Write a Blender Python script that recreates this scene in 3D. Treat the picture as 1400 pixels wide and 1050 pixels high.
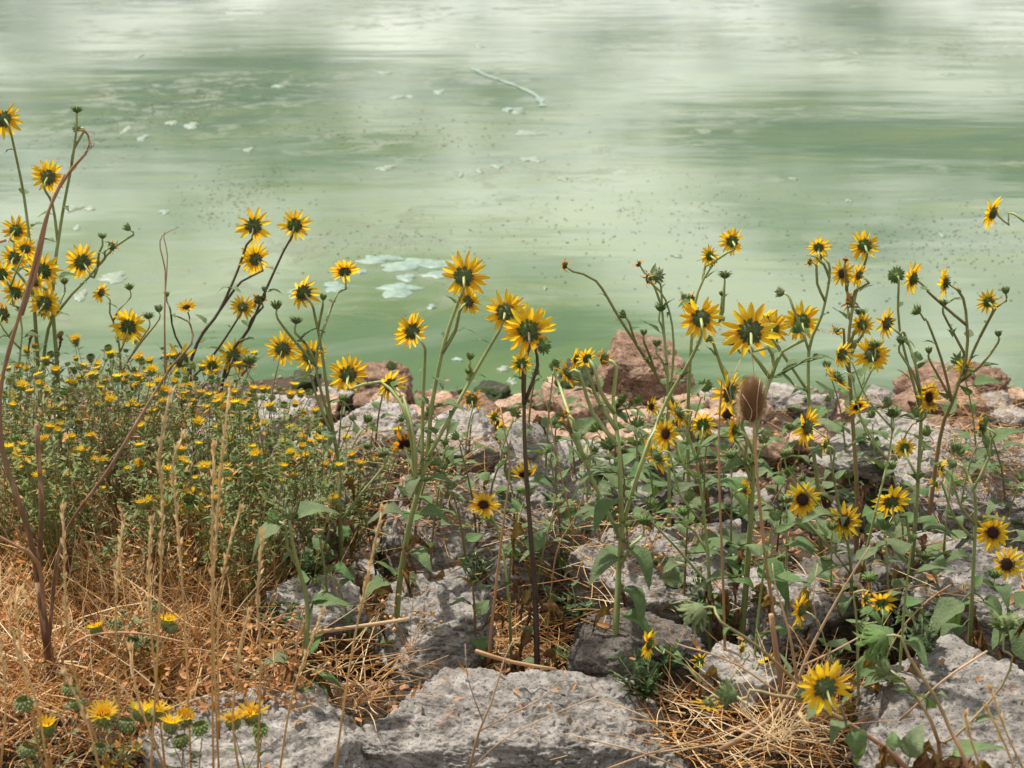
import bpy, bmesh, math, random
import numpy as np
from mathutils import Vector, Matrix

for o in list(bpy.data.objects): bpy.data.objects.remove(o)
SC = bpy.context.scene
COL = SC.collection
R = math.radians

# ------------------------------------------------------------------ camera
CAM_H, PITCH, LENS = 2.1, R(18), 60.0
FPX = LENS / 36 * 1400
cam = bpy.data.cameras.new('camera'); camo = bpy.data.objects.new('camera', cam); COL.objects.link(camo)
cam.lens = LENS; cam.sensor_width = 36; cam.clip_start = .05; cam.clip_end = 6000
camo.location = (0, 0, CAM_H); camo.rotation_euler = (R(90) - PITCH, 0, 0)
cam.dof.use_dof = True; cam.dof.focus_distance = 3.75; cam.dof.aperture_fstop = 7.1
SC.camera = camo

# ------------------------------------------------------------------ sky, sun, exposure
SUN_EL, SUN_AZ = R(64), R(-48)          # azimuth measured from +Y towards +X
w = bpy.data.worlds.new('World'); SC.world = w; w.use_nodes = True
nt = w.node_tree; nt.nodes.clear()
def N(t, typ, **kw):
    n = t.nodes.new(typ)
    for k, v in kw.items(): setattr(n, k, v)
    return n
out = N(nt, 'ShaderNodeOutputWorld'); bg = N(nt, 'ShaderNodeBackground'); bg.inputs['Strength'].default_value = .1
sky = N(nt, 'ShaderNodeTexSky'); sky.sky_type = 'NISHITA'; sky.sun_disc = False
sky.sun_elevation = SUN_EL; sky.sun_rotation = SUN_AZ; sky.dust_density = 2.5
geo = N(nt, 'ShaderNodeTexCoord')
sep = N(nt, 'ShaderNodeSeparateXYZ'); nt.links.new(geo.outputs['Generated'], sep.inputs[0])
def wm(op, a, b):
    n = N(nt, 'ShaderNodeMath'); n.operation = op
    for i, v in enumerate((a, b)):
        if isinstance(v, (int, float)): n.inputs[i].default_value = v
        else: nt.links.new(v, n.inputs[i])
    return n.outputs[0]
zz = wm('ADD', wm('MAXIMUM', sep.outputs[2], 0.0), .12)
cmb = N(nt, 'ShaderNodeCombineXYZ')
nt.links.new(wm('DIVIDE', sep.outputs[0], zz), cmb.inputs[0]); nt.links.new(wm('DIVIDE', sep.outputs[1], zz), cmb.inputs[1])
cmb.inputs[2].default_value = 33.3
cn = N(nt, 'ShaderNodeTexNoise'); cn.inputs['Scale'].default_value = 1.9; cn.inputs['Detail'].default_value = 5; cn.inputs['Roughness'].default_value = .55
nt.links.new(cmb.outputs[0], cn.inputs['Vector'])
cr = N(nt, 'ShaderNodeValToRGB'); cr.color_ramp.elements[0].position = .42; cr.color_ramp.elements[1].position = .62
nt.links.new(cn.outputs[0], cr.inputs[0])
mx = N(nt, 'ShaderNodeMixRGB'); nt.links.new(cr.outputs[0], mx.inputs[0])
thin = N(nt, 'ShaderNodeMixRGB'); thin.inputs[0].default_value = .8; thin.inputs[2].default_value = (1.4, 1.5, 1.4, 1)
nt.links.new(sky.outputs[0], thin.inputs[1]); nt.links.new(thin.outputs[0], mx.inputs[1])
mx.inputs[2].default_value = (12.8, 12.7, 12.0, 1)
nt.links.new(mx.outputs[0], bg.inputs['Color']); nt.links.new(bg.outputs[0], out.inputs[0])

sun = bpy.data.lights.new('sun', 'SUN'); suno = bpy.data.objects.new('sun', sun); COL.objects.link(suno)
sun.energy = 5.0; sun.angle = R(2.2); sun.color = (1, .945, .85)
sd = Vector((math.sin(SUN_AZ) * math.cos(SUN_EL), math.cos(SUN_AZ) * math.cos(SUN_EL), math.sin(SUN_EL)))
suno.rotation_euler = sd.to_track_quat('Z', 'Y').to_euler(); suno.location = sd * 50
SC.view_settings.view_transform = 'Standard'; SC.view_settings.look = 'None'
SC.view_settings.exposure = 0.25; SC.view_settings.gamma = 1
SC.render.engine = 'CYCLES'

# ------------------------------------------------------------------ helpers
FWD = Vector((0, math.cos(PITCH), -math.sin(PITCH))); UPV = Vector((0, math.sin(PITCH), math.cos(PITCH)))
CAMP = Vector((0, 0, CAM_H))
def at(px, py, Y):
    d = FWD + Vector((1, 0, 0)) * ((px - 700) / FPX) + UPV * ((525 - py) / FPX)
    return CAMP + d * (Y / d.y)
def on_water(px, py, z=0.0):
    d = FWD + Vector((1, 0, 0)) * ((px - 700) / FPX) + UPV * ((525 - py) / FPX)
    return CAMP + d * ((z - CAM_H) / d.z)

rng = np.random.default_rng(7)
_P = rng.permutation(256); _P = np.concatenate([_P, _P, _P])
_G = rng.normal(size=(256, 3)); _G /= np.linalg.norm(_G, axis=1)[:, None]
def pnoise(p):
    p = np.asarray(p, float); i = np.floor(p).astype(int); f = p - i; i &= 255
    u = f * f * f * (f * (f * 6 - 15) + 10); r = 0
    for dx in (0, 1):
        for dy in (0, 1):
            for dz in (0, 1):
                h = _P[_P[_P[i[:, 0] + dx] + i[:, 1] + dy] + i[:, 2] + dz]
                d = ((f - (dx, dy, dz)) * _G[h]).sum(1)
                r = r + d * (u[:, 0] if dx else 1 - u[:, 0]) * (u[:, 1] if dy else 1 - u[:, 1]) * (u[:, 2] if dz else 1 - u[:, 2])
    return r
def fbm(p, o=4, g=.5):
    p = np.asarray(p, float); a = 1; s = 0
    for k in range(o): s = s + a * pnoise(p * 2 ** k + 17.3 * k); a *= g
    return s

def ground_np(x, y):
    x = np.asarray(x, float); y = np.asarray(y, float)
    t = np.clip(y - 2.9, 0, None)
    z = .44 - .128 * t
    z = np.where(y > 8, .44 - .128 * 5.1 - .06 * (y - 8), z)
    z = np.maximum(z, -3)
    near = np.clip((11 - y) / 3, 0, 1)
    z = z - .14 * np.clip((x + .62) / .15, 0, 1) * np.clip((2.92 - y) / .12, 0, 1) * np.clip((y - 2.0) / .3, 0, 1)
    z = z - .10 * np.clip((x + .75) / .3, 0, 1) * np.clip((y - 3.15) / .3, 0, 1) * np.clip((5.4 - y) / .5, 0, 1)
    p = np.stack([x * 1.7, y * 1.7, x * 0 + 4.2], 1)
    return z + .05 * near * fbm(p, 3) + .012 * near * fbm(p * 7, 2)
_GX = np.linspace(-5, 5, 401); _GY = np.linspace(0, 12, 481)
_GZ = ground_np(*[a.ravel() for a in np.meshgrid(_GX, _GY)]).reshape(481, 401).tolist()
def ground(x, y):
    u = min(max((x + 5) * 40, 0), 399.99); v = min(max(y * 40, 0), 479.99); i, j = int(u), int(v); u -= i; v -= j
    a, b = _GZ[j], _GZ[j + 1]
    return (a[i] * (1 - u) + a[i + 1] * u) * (1 - v) + (b[i] * (1 - u) + b[i + 1] * u) * v
def gpt(px, py):                                    # where the sight line meets the bank
    d = FWD + Vector((1, 0, 0)) * ((px - 700) / FPX) + UPV * ((525 - py) / FPX)
    lo, hi = 1.0, 12.0
    for k in range(30):
        m = (lo + hi) / 2; p = CAMP + d * (m / d.y)
        if p.z > ground(p.x, p.y): lo = m
        else: hi = m
    p = CAMP + d * (lo / d.y); return Vector((p.x, p.y, ground(p.x, p.y)))

def tag(o, label=None, cat=None, group=None, kind=None):
    if label: o['label'] = label
    if cat: o['category'] = cat
    if group: o['group'] = group
    if kind: o['kind'] = kind
    return o
def link(name, data, parent=None, M=None):
    o = bpy.data.objects.new(name, data); COL.objects.link(o)
    if parent is not None: o.parent = parent
    if M is not None: o.matrix_basis = M
    return o
def mesh_np(name, V, F, mat, smooth=True, tint=None):
    V = np.asarray(V, np.float32); me = bpy.data.meshes.new(name)
    me.vertices.add(len(V)); me.vertices.foreach_set('co', V.ravel())
    if isinstance(F, np.ndarray):
        n, k = F.shape; me.loops.add(n * k); me.polygons.add(n)
        me.loops.foreach_set('vertex_index', F.astype(np.int32).ravel())
        me.polygons.foreach_set('loop_start', np.arange(0, n * k, k, dtype=np.int32))
    else:
        ls = np.fromiter((len(f) for f in F), np.int32); me.loops.add(int(ls.sum())); me.polygons.add(len(F))
        me.loops.foreach_set('vertex_index', np.fromiter((i for f in F for i in f), np.int32))
        me.polygons.foreach_set('loop_start', np.concatenate([[0], np.cumsum(ls)[:-1]]).astype(np.int32))
    if smooth: me.polygons.foreach_set('use_smooth', np.ones(len(me.polygons), bool))
    me.update(calc_edges=True); me.validate()
    if tint is not None:
        a = me.attributes.new('tint', 'FLOAT', 'POINT'); a.data.foreach_set('value', np.asarray(tint, np.float32))
    me.materials.append(mat)
    return me

class MB:
    def __init__(s): s.V = []; s.F = []; s.T = []
    def tube(s, pts, rad, sides=6, t0=0., t1=0., cap=True):
        n = len(pts); b = len(s.V)
        ref = Vector((.31, .77, .55))
        for i, p in enumerate(pts):
            d = (pts[min(i + 1, n - 1)] - pts[max(i - 1, 0)])
            d = d.normalized() if d.length > 1e-9 else Vector((0, 0, 1))
            u = d.cross(ref)
            if u.length < .05: u = d.cross(Vector((1, 0, 0)))
            u.normalize(); v = d.cross(u)
            r = rad[i] if hasattr(rad, '__len__') else rad
            for k in range(sides):
                a = 2 * math.pi * k / sides
                s.V.append(p + (u * math.cos(a) + v * math.sin(a)) * r); s.T.append(t0 + (t1 - t0) * i / max(1, n - 1))
        for i in range(n - 1):
            for k in range(sides):
                k2 = (k + 1) % sides
                s.F.append((b + i * sides + k, b + i * sides + k2, b + (i + 1) * sides + k2, b + (i + 1) * sides + k))
        if cap:
            s.F.append(tuple(b + k for k in range(sides))[::-1]); s.F.append(tuple(b + (n - 1) * sides + k for k in range(sides)))
    def grid(s, P, t=0.):                       # P rows x cols of vectors
        b = len(s.V); nr, nc = len(P), len(P[0])
        for r in P:
            for p in r: s.V.append(p); s.T.append(t)
        for i in range(nr - 1):
            for j in range(nc - 1):
                s.F.append((b + i * nc + j, b + i * nc + j + 1, b + (i + 1) * nc + j + 1, b + (i + 1) * nc + j))
    def blade(s, p, d, up, L, W, curl=0., n=3, t=0., fold=.2):   # small pointed leaf / bract
        d = d.normalized(); side = d.cross(up)
        if side.length < 1e-4: side = d.cross(Vector((.3, .9, .1)))
        side.normalize(); nn = side.cross(d)
        b = len(s.V); rows = []
        for i in range(n + 1):
            u = i / n; c = p + d * (L * u * (1 - .25 * abs(curl) * u)) + nn * (curl * L * u * u)
            hw = W * .5 * (math.sin(math.pi * min(1, .18 + .82 * u)) ** .8 if u < 1 else .02)
            rows.append((c - side * hw + nn * (fold * hw), c, c + side * hw + nn * (fold * hw)))
        s.grid(rows, t)
    def mesh(s, name, mat, smooth=True):
        return mesh_np(name, [tuple(v) for v in s.V], s.F, mat, smooth, s.T)
    def build(s, name, mat, parent=None, M=None, smooth=True):
        return link(name, s.mesh(name, mat, smooth), parent, M)

def smooth_path(P, step=.03):
    P = [Vector(p) for p in P]
    if len(P) == 2: P = [P[0], P[0].lerp(P[1], .5), P[1]]
    Q = [P[0] * 2 - P[1]] + P + [P[-1] * 2 - P[-2]]; out = []
    for i in range(1, len(Q) - 2):
        a, b, c, d = Q[i - 1:i + 3]; n = max(2, min(12, int((c - b).length / step)))
        for k in range(n):
            t = k / n
            out.append(.5 * ((2 * b) + (c - a) * t + (2 * a - 5 * b + 4 * c - d) * t * t + (3 * b - a - 3 * c + d) * t ** 3))
    out.append(P[-1]); return out
def basis(x, zhint):
    x = x.normalized(); y = zhint.cross(x)
    if y.length < 1e-4: y = Vector((.2, .9, .3)).cross(x)
    y.normalize(); z = x.cross(y)
    return Matrix((x, y, z)).transposed().to_4x4()
def TRS(p, B, s): return Matrix.Translation(p) @ B @ Matrix.Scale(s, 4)

# ------------------------------------------------------------------ materials
def new_mat(name):
    m = bpy.data.materials.new(name); m.use_nodes = True; t = m.node_tree; t.nodes.clear()
    o = N(t, 'ShaderNodeOutputMaterial'); b = N(t, 'ShaderNodeBsdfPrincipled'); t.links.new(b.outputs[0], o.inputs[0])
    return m, t, b, o
def noise(t, scale, detail=4, rough=.5, vec=None, obj=True, stretch=None, dist=0):
    n = N(t, 'ShaderNodeTexNoise'); n.inputs['Scale'].default_value = scale; n.inputs['Detail'].default_value = detail
    n.inputs['Roughness'].default_value = rough; n.inputs['Distortion'].default_value = dist
    if vec is None:
        tc = N(t, 'ShaderNodeTexCoord'); vec = tc.outputs['Object'] if obj else N(t, 'ShaderNodeNewGeometry').outputs['Position']
    if stretch:
        mp = N(t, 'ShaderNodeMapping'); mp.inputs['Scale'].default_value = stretch; t.links.new(vec, mp.inputs[0]); vec = mp.outputs[0]
    t.links.new(vec, n.inputs['Vector']); return n.outputs[0]
def ramp(t, fac, stops):
    r = N(t, 'ShaderNodeValToRGB'); e = r.color_ramp.elements
    while len(e) < len(stops): e.new(.5)
    for i, (p, c) in enumerate(stops):
        e[i].position = p; e[i].color = (c, c, c, 1) if isinstance(c, (int, float)) else (*c, 1)
    t.links.new(fac, r.inputs[0]); return r.outputs[0]
def mix(t, fac, a, b, mode='MIX'):
    n = N(t, 'ShaderNodeMixRGB'); n.blend_type = mode
    for i, v in enumerate((fac, a, b)):
        if isinstance(v, (int, float)): n.inputs[i].default_value = v if i == 0 else (v, v, v, 1)
        elif isinstance(v, tuple): n.inputs[i].default_value = (*v, 1)
        else: t.links.new(v, n.inputs[i])
    return n.outputs[0]
def math_(t, op, a, b=0.):
    n = N(t, 'ShaderNodeMath'); n.operation = op
    for i, v in enumerate((a, b)):
        if isinstance(v, (int, float)): n.inputs[i].default_value = v
        else: t.links.new(v, n.inputs[i])
    return n.outputs[0]
def bump(t, b, h, strength=.5, dist=.01):
    n = N(t, 'ShaderNodeBump'); n.inputs['Strength'].default_value = strength; n.inputs['Distance'].default_value = dist
    t.links.new(h, n.inputs['Height']); t.links.new(n.outputs[0], b.inputs['Normal']); return n
def rnd(t): return N(t, 'ShaderNodeObjectInfo').outputs['Random']
def attr(t, name='tint'):
    n = N(t, 'ShaderNodeAttribute'); n.attribute_name = name; return n.outputs['Fac']
def hsv(t, col, h=None, s=None, v=None):
    n = N(t, 'ShaderNodeHueSaturation'); t.links.new(col, n.inputs['Color'])
    for k, x in (('Hue', h), ('Saturation', s), ('Value', v)):
        if x is None: continue
        if isinstance(x, (int, float)): n.inputs[k].default_value = x
        else: t.links.new(x, n.inputs[k])
    return n.outputs[0]
def translucent(t, b, o, col, amt):
    tr = N(t, 'ShaderNodeBsdfTranslucent'); t.links.new(col, tr.inputs[0])
    ms = N(t, 'ShaderNodeMixShader'); ms.inputs[0].default_value = amt
    t.links.new(b.outputs[0], ms.inputs[1]); t.links.new(tr.outputs[0], ms.inputs[2]); t.links.new(ms.outputs[0], o.inputs[0])
def span(t, f, lo, hi): return math_(t, 'ADD', math_(t, 'MULTIPLY', f, hi - lo), lo)

def petal_mat(name, base, tip, sc=14):
    m, t, b, o = new_mat(name)
    tc = N(t, 'ShaderNodeTexCoord'); sp = N(t, 'ShaderNodeSeparateXYZ'); t.links.new(tc.outputs['Object'], sp.inputs[0])
    c = ramp(t, sp.outputs[0], [(0, base), (.35, tip), (1, tip)])
    str_ = noise(t, sc, 3, .6, stretch=(.12, 1.6, 1))
    c = mix(t, ramp(t, str_, [(.45, 0.), (.8, .22)]), c, tuple(x * .8 for x in base))
    c = hsv(t, c, h=span(t, rnd(t), .488, .512), v=span(t, rnd(t), .92, 1.06))
    t.links.new(c, b.inputs['Base Color']); b.inputs['Roughness'].default_value = .55
    bump(t, b, str_, .4, .02); translucent(t, b, o, c, .6); return m
M_PETAL = petal_mat('petal_yellow', (.90, .45, .005), (.95, .63, .03))
M_GUMRAY = petal_mat('gumweed_yellow', (.90, .58, .012), (.93, .66, .02))
M_PETAL_PALE = petal_mat('petal_lemon', (.80, .42, .01), (.86, .60, .03))
M_PETAL_WILT = petal_mat('petal_orange', (.60, .19, .006), (.85, .36, .012))

def leaf_mat(name, col, dark, amt=.28, tintcol=None):
    m, t, b, o = new_mat(name)
    n1 = noise(t, 5, 4, .6); n2 = noise(t, 28, 3, .6)
    c = mix(t, ramp(t, n1, [(.3, 0.), (.7, 1.)]), dark, col)
    c = mix(t, ramp(t, n2, [(.45, 0.), (.8, .3)]), c, tuple(min(1, x * 1.6) for x in col))
    if tintcol: c = mix(t, attr(t), c, tintcol)
    r = rnd(t)
    c = hsv(t, c, h=span(t, r, .475, .515), s=span(t, r, .8, 1.08), v=span(t, noise(t, 1.7, 1, .5, obj=False), .62, 1.45))
    t.links.new(c, b.inputs['Base Color']); b.inputs['Roughness'].default_value = .58
    b.inputs['Specular IOR Level'].default_value = .35
    bump(t, b, n2, .35, .03); translucent(t, b, o, mix(t, .5, c, (.2, .3, .03)), amt); return m
M_LEAF = leaf_mat('leaf_green', (.15, .23, .085), (.085, .145, .052), .28, (.28, .17, .02))
M_CALYX = leaf_mat('calyx_green', (.12, .185, .05), (.055, .10, .028), .15)
M_BUD = leaf_mat('bud_green', (.19, .27, .085), (.09, .145, .04), .15)
M_GUM = leaf_mat('gumweed_green', (.21, .26, .08), (.11, .15, .045), .3)
M_GUMHEAD = leaf_mat('gumweed_bud_green', (.22, .28, .09), (.11, .16, .05), .1)
M_DRYLEAF = leaf_mat('dead_leaf_brown', (.30, .145, .055), (.13, .055, .022), .2)
M_ORANGELEAF = leaf_mat('dry_leaf_orange', (.60, .29, .07), (.38, .15, .035), .3)

def stem_mat(name, lo, hi, sc=40):
    m, t, b, o = new_mat(name)
    c = mix(t, attr(t), lo, hi)
    n = noise(t, sc, 3, .6); c = mix(t, ramp(t, n, [(.35, 0.), (.8, .5)]), c, mix(t, .5, c, .04))
    c = hsv(t, c, v=span(t, rnd(t), .8, 1.2))
    t.links.new(c, b.inputs['Base Color']); b.inputs['Roughness'].default_value = .55
    bump(t, b, noise(t, 220, 2, .5), .25, .002); return m
M_STEM = stem_mat('stem_green', (.16, .18, .05), (.36, .42, .16))
M_STEMRED = stem_mat('stem_reddish', (.17, .06, .032), (.26, .28, .09))
M_STEMDARK = stem_mat('stem_purple', (.055, .026, .024), (.10, .08, .04))
M_STEMPINK = stem_mat('stem_pink', (.52, .19, .13), (.33, .36, .14))
M_STEMTAN = stem_mat('stem_tan', (.34, .17, .07), (.48, .30, .15))
M_GUMSTEM = stem_mat('gumweed_stem', (.36, .16, .06), (.22, .22, .08))

def straw_mat(name, cols, sc=3.):
    m, t, b, o = new_mat(name)
    c = ramp(t, attr(t), [(i / max(1, len(cols) - 1), q) for i, q in enumerate(cols)])
    c = hsv(t, c, v=span(t, noise(t, sc, 3, .6, obj=False), .55, 1.45))
    t.links.new(c, b.inputs['Base Color']); b.inputs['Roughness'].default_value = .6
    translucent(t, b, o, c, .32); return m
M_STRAW = straw_mat('straw', [(.22, .085, .022), (.55, .26, .075), (.74, .48, .20), (.84, .70, .47)])
M_GRASS = straw_mat('dry_grass_stalk', [(.58, .34, .12), (.74, .52, .24), (.80, .62, .35)], 9)
M_TWIG = straw_mat('pale_twig', [(.50, .32, .17), (.68, .52, .34)], 9)
M_WEED = leaf_mat('weed_green', (.07, .13, .04), (.03, .07, .02), .2)

def wood_mat():
    m, t, b, o = new_mat('dead_wood')
    n = noise(t, 60, 5, .65, stretch=(1, 1, .12)); n2 = noise(t, 4, 3, .5)
    c = ramp(t, n, [(.3, (.045, .024, .015)), (.5, (.15, .075, .04)), (.66, (.40, .25, .15))])
    c = mix(t, attr(t), c, mix(t, ramp(t, n2, [(.35, 0.), (.65, 1.)]), (.40, .20, .09), (.48, .31, .19)))
    t.links.new(c, b.inputs['Base Color']); b.inputs['Roughness'].default_value = .8; bump(t, b, n, .8, .006); return m
M_WOOD = wood_mat()

def disc_mat():
    m, t, b, o = new_mat('disc_dark')
    c = ramp(t, noise(t, 30, 2, .5), [(.35, (.018, .008, .006)), (.6, (.06, .02, .008)), (.85, (.22, .08, .015))])
    t.links.new(c, b.inputs['Base Color']); b.inputs['Roughness'].default_value = .8; return m
M_DISC = disc_mat()

def rock_mat(name, dark, mid, light, lichen=.5, moss=None, sc=1.):
    m, t, b, o = new_mat(name)
    tc = N(t, 'ShaderNodeTexCoord'); ob = tc.outputs['Object']
    off = N(t, 'ShaderNodeVectorMath'); off.operation = 'ADD'; t.links.new(ob, off.inputs[0])
    cx = N(t, 'ShaderNodeCombineXYZ'); t.links.new(math_(t, 'MULTIPLY', rnd(t), 37.), cx.inputs[0]); t.links.new(cx.outputs[0], off.inputs[1])
    v = off.outputs[0]
    big = noise(t, 5 * sc, 4, .6, v); midn = noise(t, 26 * sc, 6, .68, v, stretch=(1, 1, 2.2)); fine = noise(t, 130 * sc, 4, .7, v)
    streak = noise(t, 30 * sc, 5, .65, v, stretch=(.35, .8, 3), dist=.4)
    c = ramp(t, midn, [(.32, dark), (.5, mid), (.68, light)])
    c = mix(t, ramp(t, big, [(.35, 0.), (.7, .55)]), c, light)
    c = mix(t, ramp(t, streak, [(.54, 0.), (.64, .75)]), c, tuple(x * .7 for x in dark))
    c = mix(t, ramp(t, fine, [(.36, .85), (.46, 0.)]), c, tuple(x * .4 for x in dark))
    c = mix(t, ramp(t, fine, [(.62, 0.), (.8, .6)]), c, tuple(min(.75, x * 1.4) for x in light))
    l = math_(t, 'MULTIPLY', ramp(t, noise(t, 17 * sc, 5, .7, v), [(.60, 0.), (.70, 1.)]), ramp(t, fine, [(.42, 0.), (.6, 1.)]))
    c = mix(t, math_(t, 'MULTIPLY', l, lichen), c, (.42, .17, .04))
    if moss: c = mix(t, ramp(t, noise(t, 9, 4, .6, v), [(.42, 0.), (.55, 1.)]), c, moss)
    c = hsv(t, c, v=span(t, rnd(t), .88, 1.14))
    t.links.new(c, b.inputs['Base Color']); b.inputs['Roughness'].default_value = .9; b.inputs['Specular IOR Level'].default_value = .25
    h = math_(t, 'ADD', math_(t, 'MULTIPLY', midn, .7), math_(t, 'MULTIPLY', fine, .35))
    bump(t, b, h, .8, .012); return m
M_ROCK = rock_mat('rock_grey', (.095, .084, .076), (.225, .205, .187), (.40, .37, .342), .45)
M_ROCKPALE = rock_mat('rock_pale', (.14, .123, .11), (.30, .274, .25), (.47, .435, .40), .3)
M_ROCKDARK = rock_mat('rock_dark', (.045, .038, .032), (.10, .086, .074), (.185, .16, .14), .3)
M_ROCKBROWN = rock_mat('rock_brown', (.10, .055, .036), (.235, .14, .095), (.37, .26, .19), .25)
M_ROCKTAN = rock_mat('rock_tan', (.23, .13, .085), (.42, .27, .185), (.55, .42, .32), .5)
M_ROCKMOSS = rock_mat('rock_mossy', (.02, .022, .016), (.05, .05, .035), (.11, .10, .08), .1, (.035, .055, .018))

def ground_mat():
    m, t, b, o = new_mat('bank_soil')
    pos = N(t, 'ShaderNodeNewGeometry').outputs['Position']
    n1 = noise(t, 3.5, 5, .6, pos); n2 = noise(t, 45, 5, .7, pos); n3 = noise(t, 160, 3, .7, pos)
    c = ramp(t, n1, [(.3, (.05, .03, .018)), (.5, (.11, .062, .03)), (.7, (.20, .125, .075))])
    c = mix(t, ramp(t, n2, [(.4, .8), (.6, 0.)]), c, (.055, .035, .022))
    c = mix(t, ramp(t, n3, [(.58, 0.), (.72, .8)]), c, (.46, .30, .16))
    t.links.new(c, b.inputs['Base Color']); b.inputs['Roughness'].default_value = .95
    bump(t, b, math_(t, 'ADD', n2, math_(t, 'MULTIPLY', n3, .5)), 1., .03); return m
M_SOIL = ground_mat()

def water_mat():
    m, t, b, o = new_mat('algae_water')
    pos = N(t, 'ShaderNodeNewGeometry').outputs['Position']
    mp = N(t, 'ShaderNodeMapping'); mp.inputs['Rotation'].default_value = (0, 0, R(-14)); t.links.new(pos, mp.inputs[0]); v = mp.outputs[0]
    sw = noise(t, .23, 4, .55, v, stretch=(.7, 1.0, 1), dist=1.6)
    st = noise(t, .8, 5, .6, v, stretch=(.45, 1.1, 1), dist=2.4)
    gr = noise(t, 16, 4, .7, v, stretch=(.6, .6, 1)); fi = noise(t, 5, 5, .7, v, stretch=(.5, .6, 1), dist=1.2)
    c = ramp(t, sw, [(.30, (.052, .105, .045)), (.46, (.085, .145, .060)), (.58, (.125, .185, .090)), (.72, (.175, .225, .135))])
    c = mix(t, ramp(t, st, [(.47, 0.), (.60, .7)]), c, (.115, .17, .050))
    c = mix(t, ramp(t, st, [(.30, .5), (.42, 0.)]), c, (.18, .225, .155))
    scum = math_(t, 'MULTIPLY', ramp(t, fi, [(.50, 0.), (.64, 1.)]), ramp(t, noise(t, .5, 3, .6, v, stretch=(.5, 1.1, 1), dist=1.), [(.46, 0.), (.60, 1.)]))
    c = mix(t, math_(t, 'MULTIPLY', scum, .45), c, (.22, .215, .16))
    c = mix(t, math_(t, 'MULTIPLY', ramp(t, gr, [(.56, 0.), (.68, .7)]), scum), c, (.085, .075, .045))
    t.links.new(c, b.inputs['Base Color'])
    t.links.new(ramp(t, scum, [(0, .055), (1, .30)]), b.inputs['Roughness'])
    b.inputs['IOR'].default_value = 1.46
    rp = math_(t, 'ADD', noise(t, 1.4, 3, .45, pos, stretch=(.5, 1.3, 1)), math_(t, 'MULTIPLY', noise(t, 6, 2, .5, pos, stretch=(.6, 1.1, 1)), .03))
    bump(t, b, rp, .05, .06); return m
M_WATER = water_mat()
def plain(name, c1, c2, sc, rough=.8):
    m, t, b, o = new_mat(name)
    c = ramp(t, noise(t, sc, 4, .65, obj=False), [(.35, c1), (.65, c2)]); t.links.new(c, b.inputs['Base Color'])
    b.inputs['Roughness'].default_value = rough; return m
M_SCUM = plain('pale_scum', (.16, .21, .15), (.28, .33, .26), 30, .5)
M_SCUMBLUE = plain('blue_scum', (.15, .22, .17), (.27, .36, .31), 30, .5)
M_DEBRIS = plain('brown_debris', (.06, .055, .03), (.16, .14, .09), 60)
M_TEASEL = straw_mat('teasel_head', [(.20, .09, .035), (.36, .20, .09), (.62, .44, .24)], 40)

# ------------------------------------------------------------------ ground and water
def axis(parts): return np.unique(np.concatenate([np.linspace(a, b, n) for a, b, n in parts]))
gx = axis([(-400, -20, 20), (-20, -3, 30), (-3, 3, 160), (3, 20, 30), (20, 400, 20)])
gy = axis([(-300, -5, 16), (-5, 2.2, 20), (2.2, 7.2, 150), (7.2, 40, 40), (40, 1500, 12)])
X, Y = np.meshgrid(gx, gy); Z = ground_np(X.ravel(), Y.ravel())
ny, nx = X.shape; idx = np.arange(nx * ny).reshape(ny, nx)
F = np.stack([idx[:-1, :-1].ravel(), idx[:-1, 1:].ravel(), idx[1:, 1:].ravel(), idx[1:, :-1].ravel()], 1)
tag(link('ground', mesh_np('ground', np.stack([X.ravel(), Y.ravel(), Z], 1), F, M_SOIL)), kind='structure')
tag(link('water', mesh_np('water', [(-2500, 4.2, 0), (2500, 4.2, 0), (2500, 4500, 0), (-2500, 4500, 0)], np.array([[0, 1, 2, 3]]), M_WATER, False)), kind='structure')

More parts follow.
